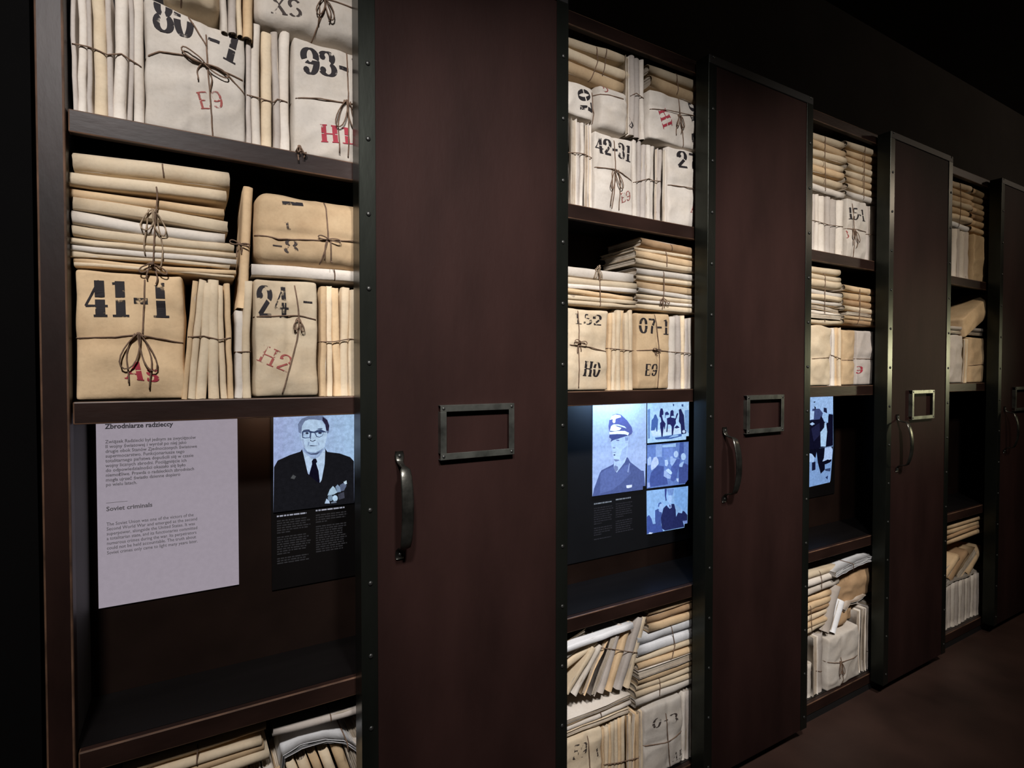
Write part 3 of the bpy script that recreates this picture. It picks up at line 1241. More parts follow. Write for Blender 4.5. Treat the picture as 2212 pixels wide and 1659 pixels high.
# --- screen with the elderly man's portrait, first bay
s1 = display('black display screen showing a bespectacled man with medals and caption columns', 0.197, 0.470, 0.945, 1.4435, 'black_board')
Q = lambda pts: tr(580, 890, 7.54, pts)
picture(s1, 'portrait', [
    ((150, 165, 205), Q([(80, 20), (1395, -40), (1395, 1480), (80, 1640)])),
    *[((150 + k, 165 + 3 * k, 205 + 2 * k), Q([(80 + 164 * k, -20), (1395, -40), (1395, 950), (80 + 164 * k, 950)])) for k in range(1, 8)],
    ((104, 118, 150), Q([(490, 330), (478, 200), (540, 110), (640, 70), (880, 60), (960, 130), (990, 220), (985, 330), (940, 380), (940, 200), (860, 130), (600, 140), (545, 230), (540, 360)])),
    ((40, 36, 60), Q([(880, 80), (955, 130), (990, 225), (975, 310), (940, 300), (925, 210), (880, 140)])),
    ((150, 172, 205), Q([(492, 350), (520, 340), (540, 470), (510, 480)])),
    ((172, 196, 222), Q([(545, 230), (590, 150), (660, 120), (790, 125), (880, 160), (925, 240), (945, 330), (960, 350), (935, 470), (910, 570), (860, 650), (770, 690), (660, 690), (590, 640), (560, 560), (530, 420)])),
    ((120, 140, 175), Q([(560, 560), (600, 600), (640, 650), (760, 660), (840, 620), (890, 590), (860, 660), (770, 700), (660, 695), (590, 640)])),
    ((60, 70, 100), Q([(610, 645), (690, 680), (780, 670), (850, 635), (790, 690), (690, 695)])),
    ((150, 168, 200), Q([(540, 440), (570, 440), (600, 600), (570, 580)])),
    ((176, 198, 224), Q([(560, 640), (620, 690), (700, 740), (770, 740), (860, 660), (915, 610), (925, 700), (910, 850), (860, 1150), (835, 1150), (780, 900), (740, 760), (700, 860), (660, 1020), (620, 920)])),
    ((140, 162, 196), Q([(600, 680), (700, 745), (780, 735), (880, 640), (830, 720), (760, 760), (700, 755)])),
    ((22, 22, 26), Q([(90, 900), (150, 790), (350, 700), (520, 645), (545, 605), (560, 650), (610, 870), (640, 1000), (660, 1022), (840, 1150), (865, 1110), (915, 850), (925, 620), (915, 585), (960, 650), (1160, 675), (1330, 735), (1390, 800), (1395, 1480), (80, 1640)])),
    ((14, 12, 28), Q([(705, 800), (735, 760), (775, 760), (795, 810), (775, 835), (815, 960), (835, 1130), (820, 1160), (660, 1030), (710, 850)])),
    ((52, 66, 100), Q([(545, 320), (580, 292), (640, 285), (690, 310), (745, 320), (790, 295), (860, 285), (935, 320), (935, 335), (900, 330), (880, 390), (830, 415), (780, 405), (750, 345), (720, 340), (690, 345), (680, 420), (600, 430), (550, 420), (545, 345)])),
    ((165, 190, 220), Q([(570, 330), (660, 325), (675, 345), (668, 412), (600, 418), (560, 405)])),
    ((168, 194, 224), Q([(765, 340), (820, 330), (895, 335), (875, 385), (830, 405), (790, 395)])),
    ((40, 46, 70), Q(ell(628, 345, 26, 16))), ((40, 46, 70), Q(ell(838, 342, 30, 16))), ((60, 74, 104), Q(ell(840, 275, 44, 10, 12, -.1))), ((66, 78, 108), Q(ell(620, 296, 56, 12, 12, -.1))),
    ((70, 84, 116), Q([(678, 340), (698, 340), (690, 440), (678, 445)])),
    ((30, 36, 58), Q([(680, 452), (712, 476), (760, 452), (772, 462), (715, 486), (676, 468)])),
    ((46, 54, 82), Q([(655, 552), (690, 540), (740, 545), (810, 548), (740, 556), (690, 556)])),
    ((128, 148, 182), Q([(640, 500), (670, 480), (655, 540), (640, 570)])), ((140, 160, 192), Q([(800, 480), (830, 520), (820, 560), (812, 530)])),
    ((70, 72, 74), Q([(360, 1080), (400, 1020), (450, 1050), (420, 1095)])),
    ((160, 185, 205), Q([(960, 1360), (1000, 1260), (1050, 1205), (1085, 1240), (1120, 1310), (1060, 1345)])),
    ((120, 140, 165), Q([(1090, 1220), (1125, 1180), (1165, 1220), (1180, 1300), (1120, 1310)])),
    ((86, 96, 120), Q([(1160, 1190), (1250, 1140), (1270, 1200), (1230, 1280), (1180, 1290)])),
    ((185, 205, 220), Q([(1220, 1140), (1270, 1115), (1278, 1170), (1245, 1180)])),
    ((110, 130, 150), Q(ell(1010, 1400, 45, 50))), ((60, 62, 74), Q([(1130, 1340), (1230, 1300), (1240, 1400), (1150, 1430)])),
    ((178, 205, 228), Q(ell(1085, 1405, 42, 50))), ((170, 190, 215), Q([(915, 1490), (945, 1410), (990, 1450), (1000, 1490)])),
    ((100, 112, 130), Q([(1020, 1470), (1100, 1440), (1110, 1478), (1020, 1490)])),
], YP)


def caption(parent, cols, gap, col, bright, seed, Yb=YP):
    """dense small print: separate word bars on lines, with a brighter first line"""
    g = random.Random(seed)
    ox, oy, oz = parent.location
    V, Fc, mi = [], [], []
    y = Yb - 0.0004
    for (x0, x1, z1, z0, brk) in cols:
        z = z1
        first = True
        n = 0
        while z > z0:
            ln = (x1 - x0) * (g.uniform(.82, 1.0))
            if n in brk:
                ln *= g.uniform(.35, .5)
            x = x0
            while x < x0 + ln:
                wl = min(g.uniform(.004, .016), x0 + ln - x)
                hh = gap * (.62 if first else .50)
                b = len(V)
                V += [(x - ox, y - oy, z - oz), (x + wl - ox, y - oy, z - oz), (x + wl - ox, y - oy, z + hh - oz), (x - ox, y - oy, z + hh - oz)]
                Fc.append([b, b + 1, b + 2, b + 3])
                mi.append(0 if first else 1)
                x += wl + .0022
            z -= gap * (2.0 if first or n in brk else 1.0)
            first = False
            n += 1
    o = mesh_obj('caption', V, Fc, [gm(bright), gm(col)], parent)
    for p, i in zip(o.data.polygons, mi):
        p.material_index = i


ca, cb, cc, ce = W(598, 1110, YP), W(672, 1108, YP), W(682, 1100, YP), W(750, 1095, YP)
caption(s1, [(ca[0], cb[0], 1.148, 1.015, (6, 14)), (cc[0], ce[0], 1.151, 1.03, (4,))], .0066, (46, 45, 47), (150, 152, 165), 4)

# --- screen with the officer, second bay
s2 = display('black display screen showing an officer in a peaked cap and three group photographs', 1.165, 1.872, 0.84, 1.4435, 'screen_black')
Q = lambda pts: tr(1270, 870, 7.54, pts)
B2 = .25
picture(s2, 'portrait', [
    ((150, 172, 218), Q([(78, -20), (955, -60), (935, 1355), (895, 1358), (890, 1415), (72, 1525)])),
    *[((150 + 2 * k, 172 + 2 * k, 218 + k), Q([(78, -20), (955, -60), (950, 1100 - 110 * k), (80, 1160 - 110 * k)])) for k in range(1, 10)],
    ((74, 88, 140), Q([(75, 1525), (100, 1400), (195, 1140), (220, 1100), (380, 1020), (415, 1000), (425, 960), (440, 980), (630, 880), (655, 900), (690, 965), (870, 1105), (910, 1110), (932, 1355), (895, 1358), (888, 1415)])),
    ((86, 102, 158), Q([(200, 1160), (300, 1080), (420, 1040), (480, 1130), (600, 1020), (660, 1000), (700, 1150), (560, 1300), (400, 1420), (200, 1480)])),
    ((166, 192, 232), Q([(425, 950), (500, 930), (640, 870), (600, 970), (500, 1100), (470, 1140), (420, 1060)])),
    ((110, 126, 170), Q([(415, 1050), (440, 1020), (490, 1040), (490, 1090), (450, 1130)])),
    ((172, 198, 236), Q([(370, 600), (660, 540), (660, 640), (640, 800), (620, 900), (540, 960), (450, 950), (415, 900), (395, 800), (385, 720)])),
    ((152, 176, 218), Q([(560, 760), (640, 700), (620, 900), (540, 955), (520, 900)])),
    ((84, 92, 150), Q([(345, 450), (335, 380), (350, 280), (400, 200), (470, 178), (540, 195), (640, 290), (715, 400), (728, 470), (710, 510), (660, 540), (600, 480), (360, 470)])),
    ((66, 76, 130), Q([(345, 565), (350, 520), (480, 510), (620, 515), (655, 540), (600, 550), (480, 590), (410, 610), (370, 640), (380, 590)])),
    ((226, 240, 250), Q([(350, 480), (480, 460), (600, 458), (670, 490), (655, 530), (600, 512), (480, 508), (355, 515)])),
    ((200, 222, 246), Q([(360, 450), (375, 380), (420, 350), (500, 352), (600, 385), (630, 420), (560, 395), (480, 372), (420, 372), (390, 400)])),
    ((228, 242, 252), Q([(358, 455), (375, 400), (430, 365), (470, 385), (545, 410), (520, 445), (440, 462)])),
    ((230, 244, 252), Q([(355, 280), (390, 215), (450, 192), (530, 205), (540, 235), (470, 255), (450, 265), (445, 320), (420, 335), (400, 310), (405, 268)])),
    ((88, 100, 150), Q(ell(485, 612, 30, 10, 12, .1))), ((104, 118, 166), Q(ell(425, 735, 26, 8))), ((84, 94, 140), Q([(390, 808), (470, 800), (440, 815)])), ((60, 70, 112), Q(ell(432, 850, 16, 11))),
    ((110, 126, 172), Q([(420, 920), (500, 925), (520, 940), (450, 958)])), ((130, 150, 196), Q([(600, 560), (655, 560), (655, 615), (610, 620)])),
    ((200, 212, 238), Q([(625, 1345), (720, 1335), (715, 1375), (660, 1392), (630, 1388)])), ((130, 148, 196), Q([(670, 985), (685, 990), (660, 1140), (640, 1130)])),
], YP, 1.0, B2)
Q = lambda pts: tr(1390, 860, 15.08, pts)
DK, MD, LT = (38, 42, 96), (70, 100, 165), (170, 208, 244)
picture(s2, 'street_photograph', [
    (LT, Q([(125, 60), (1485, -10), (1475, 1235), (1390, 1240), (1385, 1350), (125, 1470)])),
    ((196, 222, 250), Q([(230, 1060), (1200, 960), (1210, 1160), (300, 1250)])),
    ((104, 136, 190), Q([(135, 380), (215, 340), (210, 1310), (150, 1320)])), ((120, 158, 206), Q([(1340, 400), (1480, 380), (1475, 1150), (1350, 1000)])),
    (MD, Q([(240, 1060), (265, 720), (330, 640), (360, 540), (410, 530), (480, 700), (450, 1090), (420, 1090), (400, 940), (360, 1050)])),
    (DK, Q([(520, 600), (530, 440), (560, 335), (620, 335), (650, 440), (650, 540), (600, 560), (640, 720), (720, 830), (690, 1040), (660, 920), (640, 1100), (620, 1300), (590, 1300), (570, 1100), (545, 960), (540, 810), (580, 770), (560, 640)])),
    ((48, 60, 120), Q([(705, 480), (770, 430), (830, 500), (830, 545), (720, 555), (710, 660), (695, 640)])),
    (DK, Q([(760, 660), (860, 620), (880, 420), (940, 380), (980, 420), (985, 540), (1010, 570), (900, 590), (905, 630), (1040, 660), (1075, 520), (1120, 470), (1130, 520), (1050, 720), (1060, 820), (1000, 920), (960, 1200), (920, 1220), (915, 920), (870, 860), (800, 860), (780, 1100), (740, 1110), (770, 860)])),
    ((34, 38, 84), Q([(1150, 380), (1220, 340), (1280, 480), (1320, 560), (1350, 1020), (1400, 1060), (1390, 1150), (1230, 1180), (1210, 860), (1150, 760), (1165, 560)])),
    ((62, 84, 130), Q([(1240, 200), (1300, 200), (1300, 285), (1240, 270)])), ((56, 76, 130), Q([(955, 190), (1000, 190), (995, 270), (960, 250)])),
    ((190, 214, 246), Q(ell(1315, 1090, 50, 50))), (MD, Q([(370, 1290), (900, 1210), (1240, 1160), (1250, 1240), (900, 1330), (400, 1350)])),
    ((150, 190, 236), Q([(960, 1210), (1140, 1190), (1130, 1240), (820, 1290)])), (DK, Q([(1000, 970), (1090, 880), (1180, 960), (1080, 990)])),
], YP, 1.0, B2)
Q = lambda pts: tr(1390, 950, 15.08, pts)
picture(s2, 'crowd_photograph', [
    ((96, 124, 190), Q([(120, 170), (1472, 60), (1450, 1300), (1370, 1310), (1360, 1440), (110, 1590)])),
    ((130, 160, 215), Q([(400, 150), (600, 150), (600, 560), (400, 560)])), ((150, 186, 230), Q([(600, 180), (1060, 110), (1050, 230), (620, 250)])),
    ((66, 88, 158), Q([(1180, 90), (1310, 80), (1310, 420), (1200, 640), (1150, 560)])), ((108, 136, 205), Q([(660, 300), (960, 260), (960, 560), (680, 600)])),
    ((66, 84, 150), Q([(200, 1300), (240, 1080), (460, 830), (660, 860), (680, 1200), (760, 1240), (800, 1450), (210, 1540)])),
    ((74, 94, 165), Q([(900, 900), (1080, 620), (1200, 640), (1160, 880), (1100, 1080), (1070, 1300), (960, 1360), (880, 1300)])),
    ((64, 80, 145), Q([(1150, 900), (1340, 760), (1460, 820), (1450, 1300), (1360, 1420), (1150, 1430)])),
    ((160, 186, 230), Q([(130, 640), (200, 545), (250, 570), (260, 700), (230, 820), (140, 840)])),
    ((176, 196, 234), Q([(250, 760), (330, 580), (420, 550), (480, 640), (500, 770), (400, 900), (260, 1000), (240, 900)])),
    ((168, 196, 238), Q([(690, 660), (780, 650), (810, 760), (770, 870), (700, 840)])), ((110, 140, 200), Q([(700, 620), (760, 565), (860, 580), (850, 720), (810, 720), (780, 650)])),
    ((150, 180, 230), Q([(870, 560), (930, 530), (980, 600), (1080, 620), (1000, 760), (930, 860), (870, 780)])),
    ((172, 200, 240), Q(ell(1060, 470, 75, 110))), ((170, 202, 242), Q(ell(1300, 550, 80, 115))), ((160, 192, 238), Q([(1160, 820), (1230, 740), (1320, 700), (1260, 890), (1180, 880)])),
    ((178, 208, 246), Q([(715, 990), (810, 935), (900, 1010), (935, 1080), (900, 1140), (800, 1080)])), ((150, 176, 226), Q([(670, 1000), (740, 1010), (800, 1100), (900, 1170), (880, 1270), (780, 1260), (660, 1190)])),
    ((176, 202, 240), Q([(1070, 1260), (1145, 1255), (1140, 1390), (1085, 1340)])), ((140, 160, 214), Q([(130, 1400), (200, 1390), (220, 1540), (130, 1560)])),
], YP, 1.0, B2)
Q = lambda pts: tr(1390, 1050, 15.08, pts)
picture(s2, 'speaker_photograph', [
    ((134, 174, 224), Q([(100, 155), (1455, 0), (1430, 1210), (1335, 1230), (1330, 1350), (110, 1570)])),
    ((120, 164, 222), Q([(1000, 50), (1440, 10), (1420, 900), (1010, 560)])),
    ((52, 66, 130), Q([(690, 90), (760, 90), (740, 340), (760, 470), (720, 480), (695, 300)])),
    ((150, 184, 232), Q([(790, 380), (820, 300), (900, 300), (930, 400), (920, 520), (850, 570), (800, 500)])),
    ((108, 140, 200), Q([(760, 100), (1000, 80), (950, 300), (820, 300)])),
    ((60, 80, 148), Q([(110, 1000), (180, 940), (260, 1060), (310, 1240), (560, 1200), (640, 1480), (110, 1560)])),
    ((62, 82, 146), Q([(380, 1140), (380, 790), (480, 740), (600, 860), (580, 1300), (400, 1260)])),
    ((146, 178, 226), Q(ell(570, 640, 90, 115))), ((70, 96, 160), Q([(470, 660), (490, 560), (560, 520), (600, 560), (530, 590), (500, 690)])), ((140, 168, 220), Q([(490, 780), (620, 740), (600, 860), (520, 840)])),
    ((34, 40, 86), Q([(570, 1030), (650, 720), (750, 620), (810, 700), (860, 740), (910, 700), (910, 580), (1000, 580), (1050, 780), (1060, 1000), (1130, 860), (1250, 890), (1280, 800), (1340, 830), (1430, 940), (1425, 1120), (1280, 1140), (1330, 1330), (700, 1450), (600, 1380)])),
    ((150, 178, 226), Q([(780, 590), (890, 590), (920, 700), (850, 740)])), ((50, 54, 104), Q([(840, 610), (880, 620), (880, 700), (850, 680)])), ((110, 130, 190), Q([(1280, 1130), (1430, 1130), (1430, 1200), (1330, 1220)])),
    ((190, 208, 240), Q([(160, 1560), (200, 1500), (310, 1520), (260, 1560)])),
], YP, 1.0, B2)
ca, cb, cc, ce = W(1283, 1085, YP), W(1325, 1080, YP), W(1330, 1078, YP), W(1368, 1072, YP)
caption(s2, [(ca[0], cb[0], 1.048, .905, (8, 12)), (cc[0], ce[0], 1.052, .92, (7,))], .0085, (42, 42, 48), (120, 128, 140), 9)

# --- screen cut off by the door, third bay
s3 = display('black display screen showing a narrow blue and black photograph beside the door', 2.66, 2.935, 0.915, 1.4435, 'black_board')
Q = lambda pts: tr(1740, 850, 7.9, pts)
picture(s3, 'photograph', [
    ((120, 152, 200), Q([(-120, 0), (470, -20), (475, 880), (425, 1480), (415, 1515), (-120, 1640)])),
    ((150, 182, 226), Q([(75, 40), (470, 30), (470, 340), (380, 350), (300, 420), (80, 300)])),
    ((60, 72, 116), Q([(120, 260), (240, 260), (300, 340), (260, 450), (150, 460), (80, 480)])),
    ((14, 14, 34), Q([(-120, 480), (240, 440), (270, 380), (320, 480), (360, 520), (400, 350), (470, 360), (470, 890), (-120, 1000)])),
    ((30, 32, 62), Q([(100, 600), (240, 500), (250, 700), (140, 820)])), ((168, 196, 232), Q([(75, 300), (150, 300), (140, 440), (75, 450)])), ((160, 188, 226), Q([(70, 520), (120, 490), (160, 520), (110, 548)])),
    ((164, 196, 230), Q([(325, 500), (352, 500), (370, 650), (345, 905), (260, 905), (255, 660), (320, 580)])), ((150, 186, 228), Q([(290, 350), (390, 350), (385, 500), (320, 480)])),
    ((10, 10, 26), Q([(60, 960), (470, 900), (440, 1160), (330, 1200), (330, 1300), (260, 1370), (210, 1180), (190, 1000), (170, 1100), (60, 1020)])),
    ((166, 190, 230), Q([(330, 925), (440, 910), (462, 960), (450, 1120), (290, 1160), (315, 1100)])), ((160, 188, 228), Q([(58, 1020), (110, 1030), (155, 1090), (140, 1170), (58, 1170)])),
    ((20, 22, 48), Q([(110, 1180), (170, 1160), (170, 1300), (110, 1320)])), ((10, 10, 26), Q([(280, 1170), (380, 1125), (425, 1140), (420, 1175), (340, 1210)])),
    ((50, 64, 100), Q([(330, 1290), (430, 1270), (420, 1330), (340, 1320)])), ((30, 42, 84), Q([(340, 1430), (385, 1400), (375, 1470)])), ((12, 12, 30), Q([(130, 150), (170, 130), (160, 160)])), ((12, 12, 30), Q([(150, 210), (180, 240), (160, 290)])),
    ((26, 30, 60), Q([(310, 240), (360, 250), (370, 340), (310, 310)])),
], YP)
# added light bars, unseen under the shelf, brightening the boards behind
for (lx, ln, pw, col) in ((1.40, 0.30, 2.6, (0.42, 0.66, 1.0)), (0.20, 0.14, 0.35, (1.0, 0.72, 0.5))):
    box('added_light_bar', lx - ln / 2, lx + ln / 2, 0.222, 0.234, Z_SH2 - 0.031, Z_SH2 - 0.0245, 'side_grey', sh)
    area('added_board_light', (lx, 0.228, Z_SH2 - 0.034), (lx, 0.297, Z_SH2 - 0.22), pw, col, ln, 0.01)

# ------------------------------------------------------------------ shelf contents
T1 = 'the text panel bay'
T2 = 'the officer portrait bay'
T3 = 'the narrow photograph bay'
T4 = 'the unlit bay'
YC = 0.092


def X(px, py, Y=YC):
    return W(px, py, Y)[0]


def Z(px, py, Y=YC):
    return W(px, py, Y)[1]


# ======== first bay, top shelf
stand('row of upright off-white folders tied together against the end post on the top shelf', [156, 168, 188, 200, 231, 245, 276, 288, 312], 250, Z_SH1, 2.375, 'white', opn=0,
      mats=['paper_grey', 'paper_white', 'paper_grey', 'paper_cream', 'paper_grey', 'paper_white', 'paper_grey', 'paper_white'], strings=[[(156, 92), (190, 100), (232, 118), (262, 115), (310, 145)]], rr=.9)  # alternate grey strips paint the shaded left side of each folder
parcel('off-white parcel stencilled 80-1 with a loose string bow on the top shelf', X(313, 270), X(531, 300), Z_SH1, 2.350, 'paper_white', YC, .17, 0, tslope=-.016,
       strings=[[(314, 122), (345, 116), (400, 128), (440, 146), (528, 175)], [(445, 80), (448, 150), (455, 230), (460, 300)], [(385, 0), (420, 60), (447, 108)], [(452, 150), (490, 165), (528, 205)]],
       bows=[((441, 146), .055, 0, .7, -.25)], texts=[('80', (332, 70), (420, 92), .082, 'ink_black', .23), ('-', (440, 108), (472, 122), .06, 'ink_black'), ('1', (476, 130), (512, 146), .066, 'ink_black', .24), ('E9', (432, 240), (487, 238), .038, 'ink_red_faint', .12)],
       bulge=.014, flap=(-.1, -.25, 1))
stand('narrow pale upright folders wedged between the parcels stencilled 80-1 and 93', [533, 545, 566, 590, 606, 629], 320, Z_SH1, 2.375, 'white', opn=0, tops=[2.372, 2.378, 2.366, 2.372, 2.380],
      mats=['paper_grey', 'paper_white', 'paper_cream', 'paper_grey', 'paper_white'], strings=[[(535, 203), (560, 210), (592, 219), (600, 212), (628, 220)]], rr=.9)  # grey strips stand for the spine sides in shade
parcel('off-white parcel stencilled 93 with red H and hanging string loops on the top shelf', X(632, 330), X(860, 380), Z_SH1, 2.370, 'paper_white', YC - .004, .17, 0,
       strings=[[(633, 213), (690, 216), (730, 224), (850, 240)], [(748, 80), (750, 220), (752, 340)]],
       bows=[((747, 222), .085, 2, 1.25), ((646, 318), .028, 2, 1.2)], texts=[('93-1', (652, 160), (790, 186), .066, 'ink_black', .23), ('H1', (692, 308), (765, 316), .043, 'ink_red', .2)], bulge=.012, flap=(.35, -.05, 1))
parcel('tan parcel lying on top of the parcel stencilled 80-1', X(352, 60), X(477, 60), 2.362, 2.51, 'paper_cream', YC - .012, .17, 0.0, strings=[[(390, -80), (392, 60)]], bulge=.02, r=.03)
stand('crumpled brown-edged roll of papers standing above the narrow upright folders', [479, 512, 546], 60, 2.330, 2.57, 'tan', mats=['paper_grey', 'paper_tan'], Yf=.070, strings=[[(480, -60), (545, -50)]], rr=1.0)
parcel('white parcel with a faint mark and string bow lying above the parcel stencilled 93', X(547, 60), X(870, 60), 2.376, 2.56, 'paper_white', .080, .18, 0.0,
       strings=[[(690, -120), (700, 20), (672, 95)], [(560, -50), (700, 5), (860, 60)]], bows=[((697, 6), .05, 2, 1.0)], texts=[('XS', (585, 30), (655, 45), .038, 'ink_faint', .14)], bulge=.018, r=.03)

# ======== first bay, middle shelf
parcel('tan parcel stencilled 41-1 with red As and hanging bow on the middle shelf', X(165, 860), X(402, 860), Z_SH2, 1.766, 'paper_tan', YC, .17, 0,
       strings=[[(165, 730), (250, 729), (300, 724), (350, 733), (402, 742)], [(313, 605), (312, 660), (309, 725)]],
       bows=[((301, 722), .085, 2, 1.25)], texts=[('41-1', (184, 686), (372, 688), .080, 'ink_black', .26), ('As', (270, 818), (342, 826), .040, 'ink_red', .22)], bulge=.016, flap=(.55, -.1, 1))
stand('tied fan of cream upright folders beside the parcel stencilled 41-1', [392, 424, 450, 476, 505], 858, Z_SH2, 1.762, 'cream', opn=0, lean=[-.085, -.04, 0, .02], tops=[1.762, 1.756, 1.764, 1.758],
      mats=['paper_cream', 'paper_cream', 'paper_cream', 'paper_tan'], strings=[[(400, 728), (440, 726), (475, 734), (505, 728)]], Yf=.086, rr=.8, gapf=.9)
stand('short upright folders below the tall narrow roll on the middle shelf', [509, 527, 546], 856, Z_SH2, 1.65, 'cream', tops=[1.696, 1.768], strings=[[(509, 760), (546, 760)]], rr=.8, smat='string_jute')
parcel('cream parcel stencilled 24 with faint red stamp on the middle shelf', X(549, 856), X(688, 856), Z_SH2, 1.776, 'paper_cream', YC, .17, 0,
       strings=[[(636, 618), (645, 690), (640, 735), (610, 850)], [(550, 684), (645, 682), (686, 692)]], texts=[('24', (556, 686), (625, 688), .078, 'ink_worn', .2), ('-', (650, 676), (676, 678), .06, 'ink_black', .12), ('H2', (552, 778), (622, 808), .043, 'ink_red_faint', .1)],
       bows=[((643, 690), .03, 2, .8)], bulge=.010, flap=(.1, .0, 1))
stand('upright cream folders with string beside the parcel stencilled 24', [694, 721, 757, 790, 830], 856, Z_SH2, 1.772, 'cream', strings=[[(695, 738), (722, 738), (756, 732), (800, 735)]], mats=['paper_cream', 'paper_cream', 'paper_tan', 'paper_cream'], rr=.7)
zs = [Z(163, y) for y in (585, 574, 562, 548, 533, 518, 494, 462, 432, 408, 376)]
zs = [1.770 + (z - zs[0]) * (1.966 - 1.770) / (zs[-1] - zs[0]) for z in zs]
lay('tall flat stack of cream folders tied over the parcel stencilled 41-1', X(156, 480), X(497, 500), zs, 'cream', -.006, Yf=.084, depth=.2,
    mats=['paper_cream', 'paper_tan', 'paper_cream', 'paper_white', 'paper_cream', 'paper_cream', 'paper_white', 'paper_cream', 'paper_tan', 'paper_cream'],
    strings=[[(338, 405), (340, 430), (335, 480), (330, 590)]], bows=[((330, 452), .06, 2, 1.5, 0, 'string_pale'), ((328, 570), .035, 1, .9)], opn=.0)
lay('thick rolled folder lying tilted on the tall flat stack of cream folders', X(164, 350), X(508, 395), [1.969, 2.012], 'cream', -.016, Yf=.080, depth=.2, mats=['paper_cream'], strings=[[(350, 350), (354, 380), (352, 420)]], rr=1.0, opn=0)
stand('tall narrow roll of papers tied upright beside the tall flat folder stack', [512, 529], 660, 1.702, 1.998, 'tan', mats=['paper_tan'], lean=-.075, Yf=.088, strings=[[(500, 525), (520, 528), (545, 524)]], bows=[((517, 526), .022, 0, 1.0)], rr=1.0, gapf=1.25)
lay('thick pale folder lying across the tops of the parcel stencilled 24', X(551, 585), X(850, 600), [1.780, 1.811], 'cream', 0, Yf=.084, mats=['paper_white'], strings=[[(722, 560), (725, 605)]], opn=0)
parcel('tan parcel with worn black marks and string loop lying on the pale folder', X(551, 560), X(850, 570), 1.814, 1.985, 'paper_tan', YC - .006, .17, 0,
       strings=[[(552, 505), (600, 518), (690, 522), (840, 524)], [(703, 430), (706, 520), (692, 570)]], bows=[((706, 520), .03, 0, 1.6)],
       texts=[('-', (605, 470), (665, 472), .075, 'ink_worn', .2), ('-8', (585, 545), (645, 552), .036, 'ink_faint', .14), ('1', (612, 498), (628, 498), .018, 'ink_faint')], r=.03, bulge=.016)

# ======== first bay, bottom shelf (only the top of the heap shows)
lay('flat tan folders heaped under the display shelf in the text panel bay', X(270, 1640, .10), X(572, 1600, .10), [.585, .614, .634, .656, .684], 'tan', .015, Yf=.10, mats=['paper_cream', 'paper_tan', 'paper_cream', 'paper_tan'], strings=[[(430, 1560), (425, 1659)]])
lay('grey folder resting askew under the display shelf in the text panel bay', X(600, 1590, .10), X(800, 1545, .10), [.640, .662], 'grey', .02, Yf=.10, mats=['paper_grey'], strings=[[(715, 1540), (720, 1590)]])
sheaf('bluish white sheaf of loose papers sagging beside the flat tan folders', [(X(608, 1640, .088), .560), (X(612, 1600, .088), .600), (X(650, 1590, .088), .612), (X(705, 1590, .088), .608), (X(745, 1620, .088), .588), (X(790, 1659, .088), .530)], .088, .18, 'paper_bright', 4, .005, [.75])
stand('leaning tan folders filling the bottom shelf of the text panel bay', [180, 230, 280, 330, 380, 430], 1659, .20, .57, 'tan', lean=.04, Yf=.10)
stand('cream folders leaning under the bluish white sheaf in the bottom shelf', [560, 600, 645, 690, 735, 780, 830, 880, 930, 980], 1659, .20, .585, 'cream', lean=.30, Yf=.115, gapf=.8, depth=.15)
lay('flat folders at the foot of the bottom shelf in the text panel bay', -.19, .36, [.085, .115, .142, .172, .198], 'cream', 0, Yf=.10)

# ======== second bay, top shelf
stand('off-white upright folders under the sideways stencilled parcel on the top shelf', [1205, 1233, 1247, 1263, 1281], 440, Z_SH1, 2.372, 'white', strings=[[(1206, 330), (1240, 330), (1262, 332), (1281, 340)]], mats=['paper_white', 'paper_white', 'paper_white', 'paper_white'], rr=.8)
parcel('off-white parcel stencilled 42-31 with long string bow in the officer portrait bay', X(1282, 455), X(1366, 465), Z_SH1, 2.348, 'paper_white', YC, .17, 0,
       strings=[[(1282, 361), (1325, 368), (1364, 392)], [(1325, 305), (1326, 368), (1322, 450)]], bows=[((1326, 369), .075, 2, 1.2)], texts=[('42-31', (1284, 330), (1363, 352), .056, 'ink_black', .22), ('E9', (1340, 440), (1362, 432), .032, 'ink_red_faint', .1)], bulge=.012)
stand('white upright folders with shaded sides painted grey next to the parcel stencilled 42-31', [1368, 1388, 1408, 1424, 1439], 468, Z_SH1, 2.355, 'grey', mats=['paper_grey', 'paper_white', 'paper_grey', 'paper_white'], strings=[[(1368, 394), (1402, 386), (1412, 390), (1438, 392)]], rr=.8)  # grey spines are the folders' shaded left faces put into colour
parcel('cream parcel stencilled 27 on the top shelf of the officer portrait bay', X(1441, 478), X(1570, 500), Z_SH1, 2.368, 'paper_white', YC, .17, 0,
       strings=[[(1441, 399), (1490, 408), (1560, 420)], [(1505, 330), (1506, 480)]], texts=[('27-', (1461, 362), (1525, 374), .062, 'ink_black', .2), ('A', (1488, 460), (1505, 462), .035, 'ink_red_faint', .12)], bulge=.010)
parcel('white parcel stencilled sideways above the off-white upright folders by the door', X(1190, 250), X(1283, 255), 2.376, 2.486, 'paper_white', YC, .17, 0, texts=[('07', (1242, 195), (1254, 248), .055, 'ink_black', .22)], strings=[[(1280, 200), (1283, 250)]], bulge=.008)
parcel('white parcel with sagging string above the parcel stencilled 42-31', X(1285, 300), X(1352, 300), 2.352, 2.500, 'paper_white', YC - .012, .18, 0, strings=[[(1284, 195), (1300, 206), (1345, 215)], [(1287, 180), (1291, 240), (1288, 290)]], texts=[('8', (1300, 200), (1312, 202), .032, 'ink_red_faint', .14)], bulge=.014, r=.022)
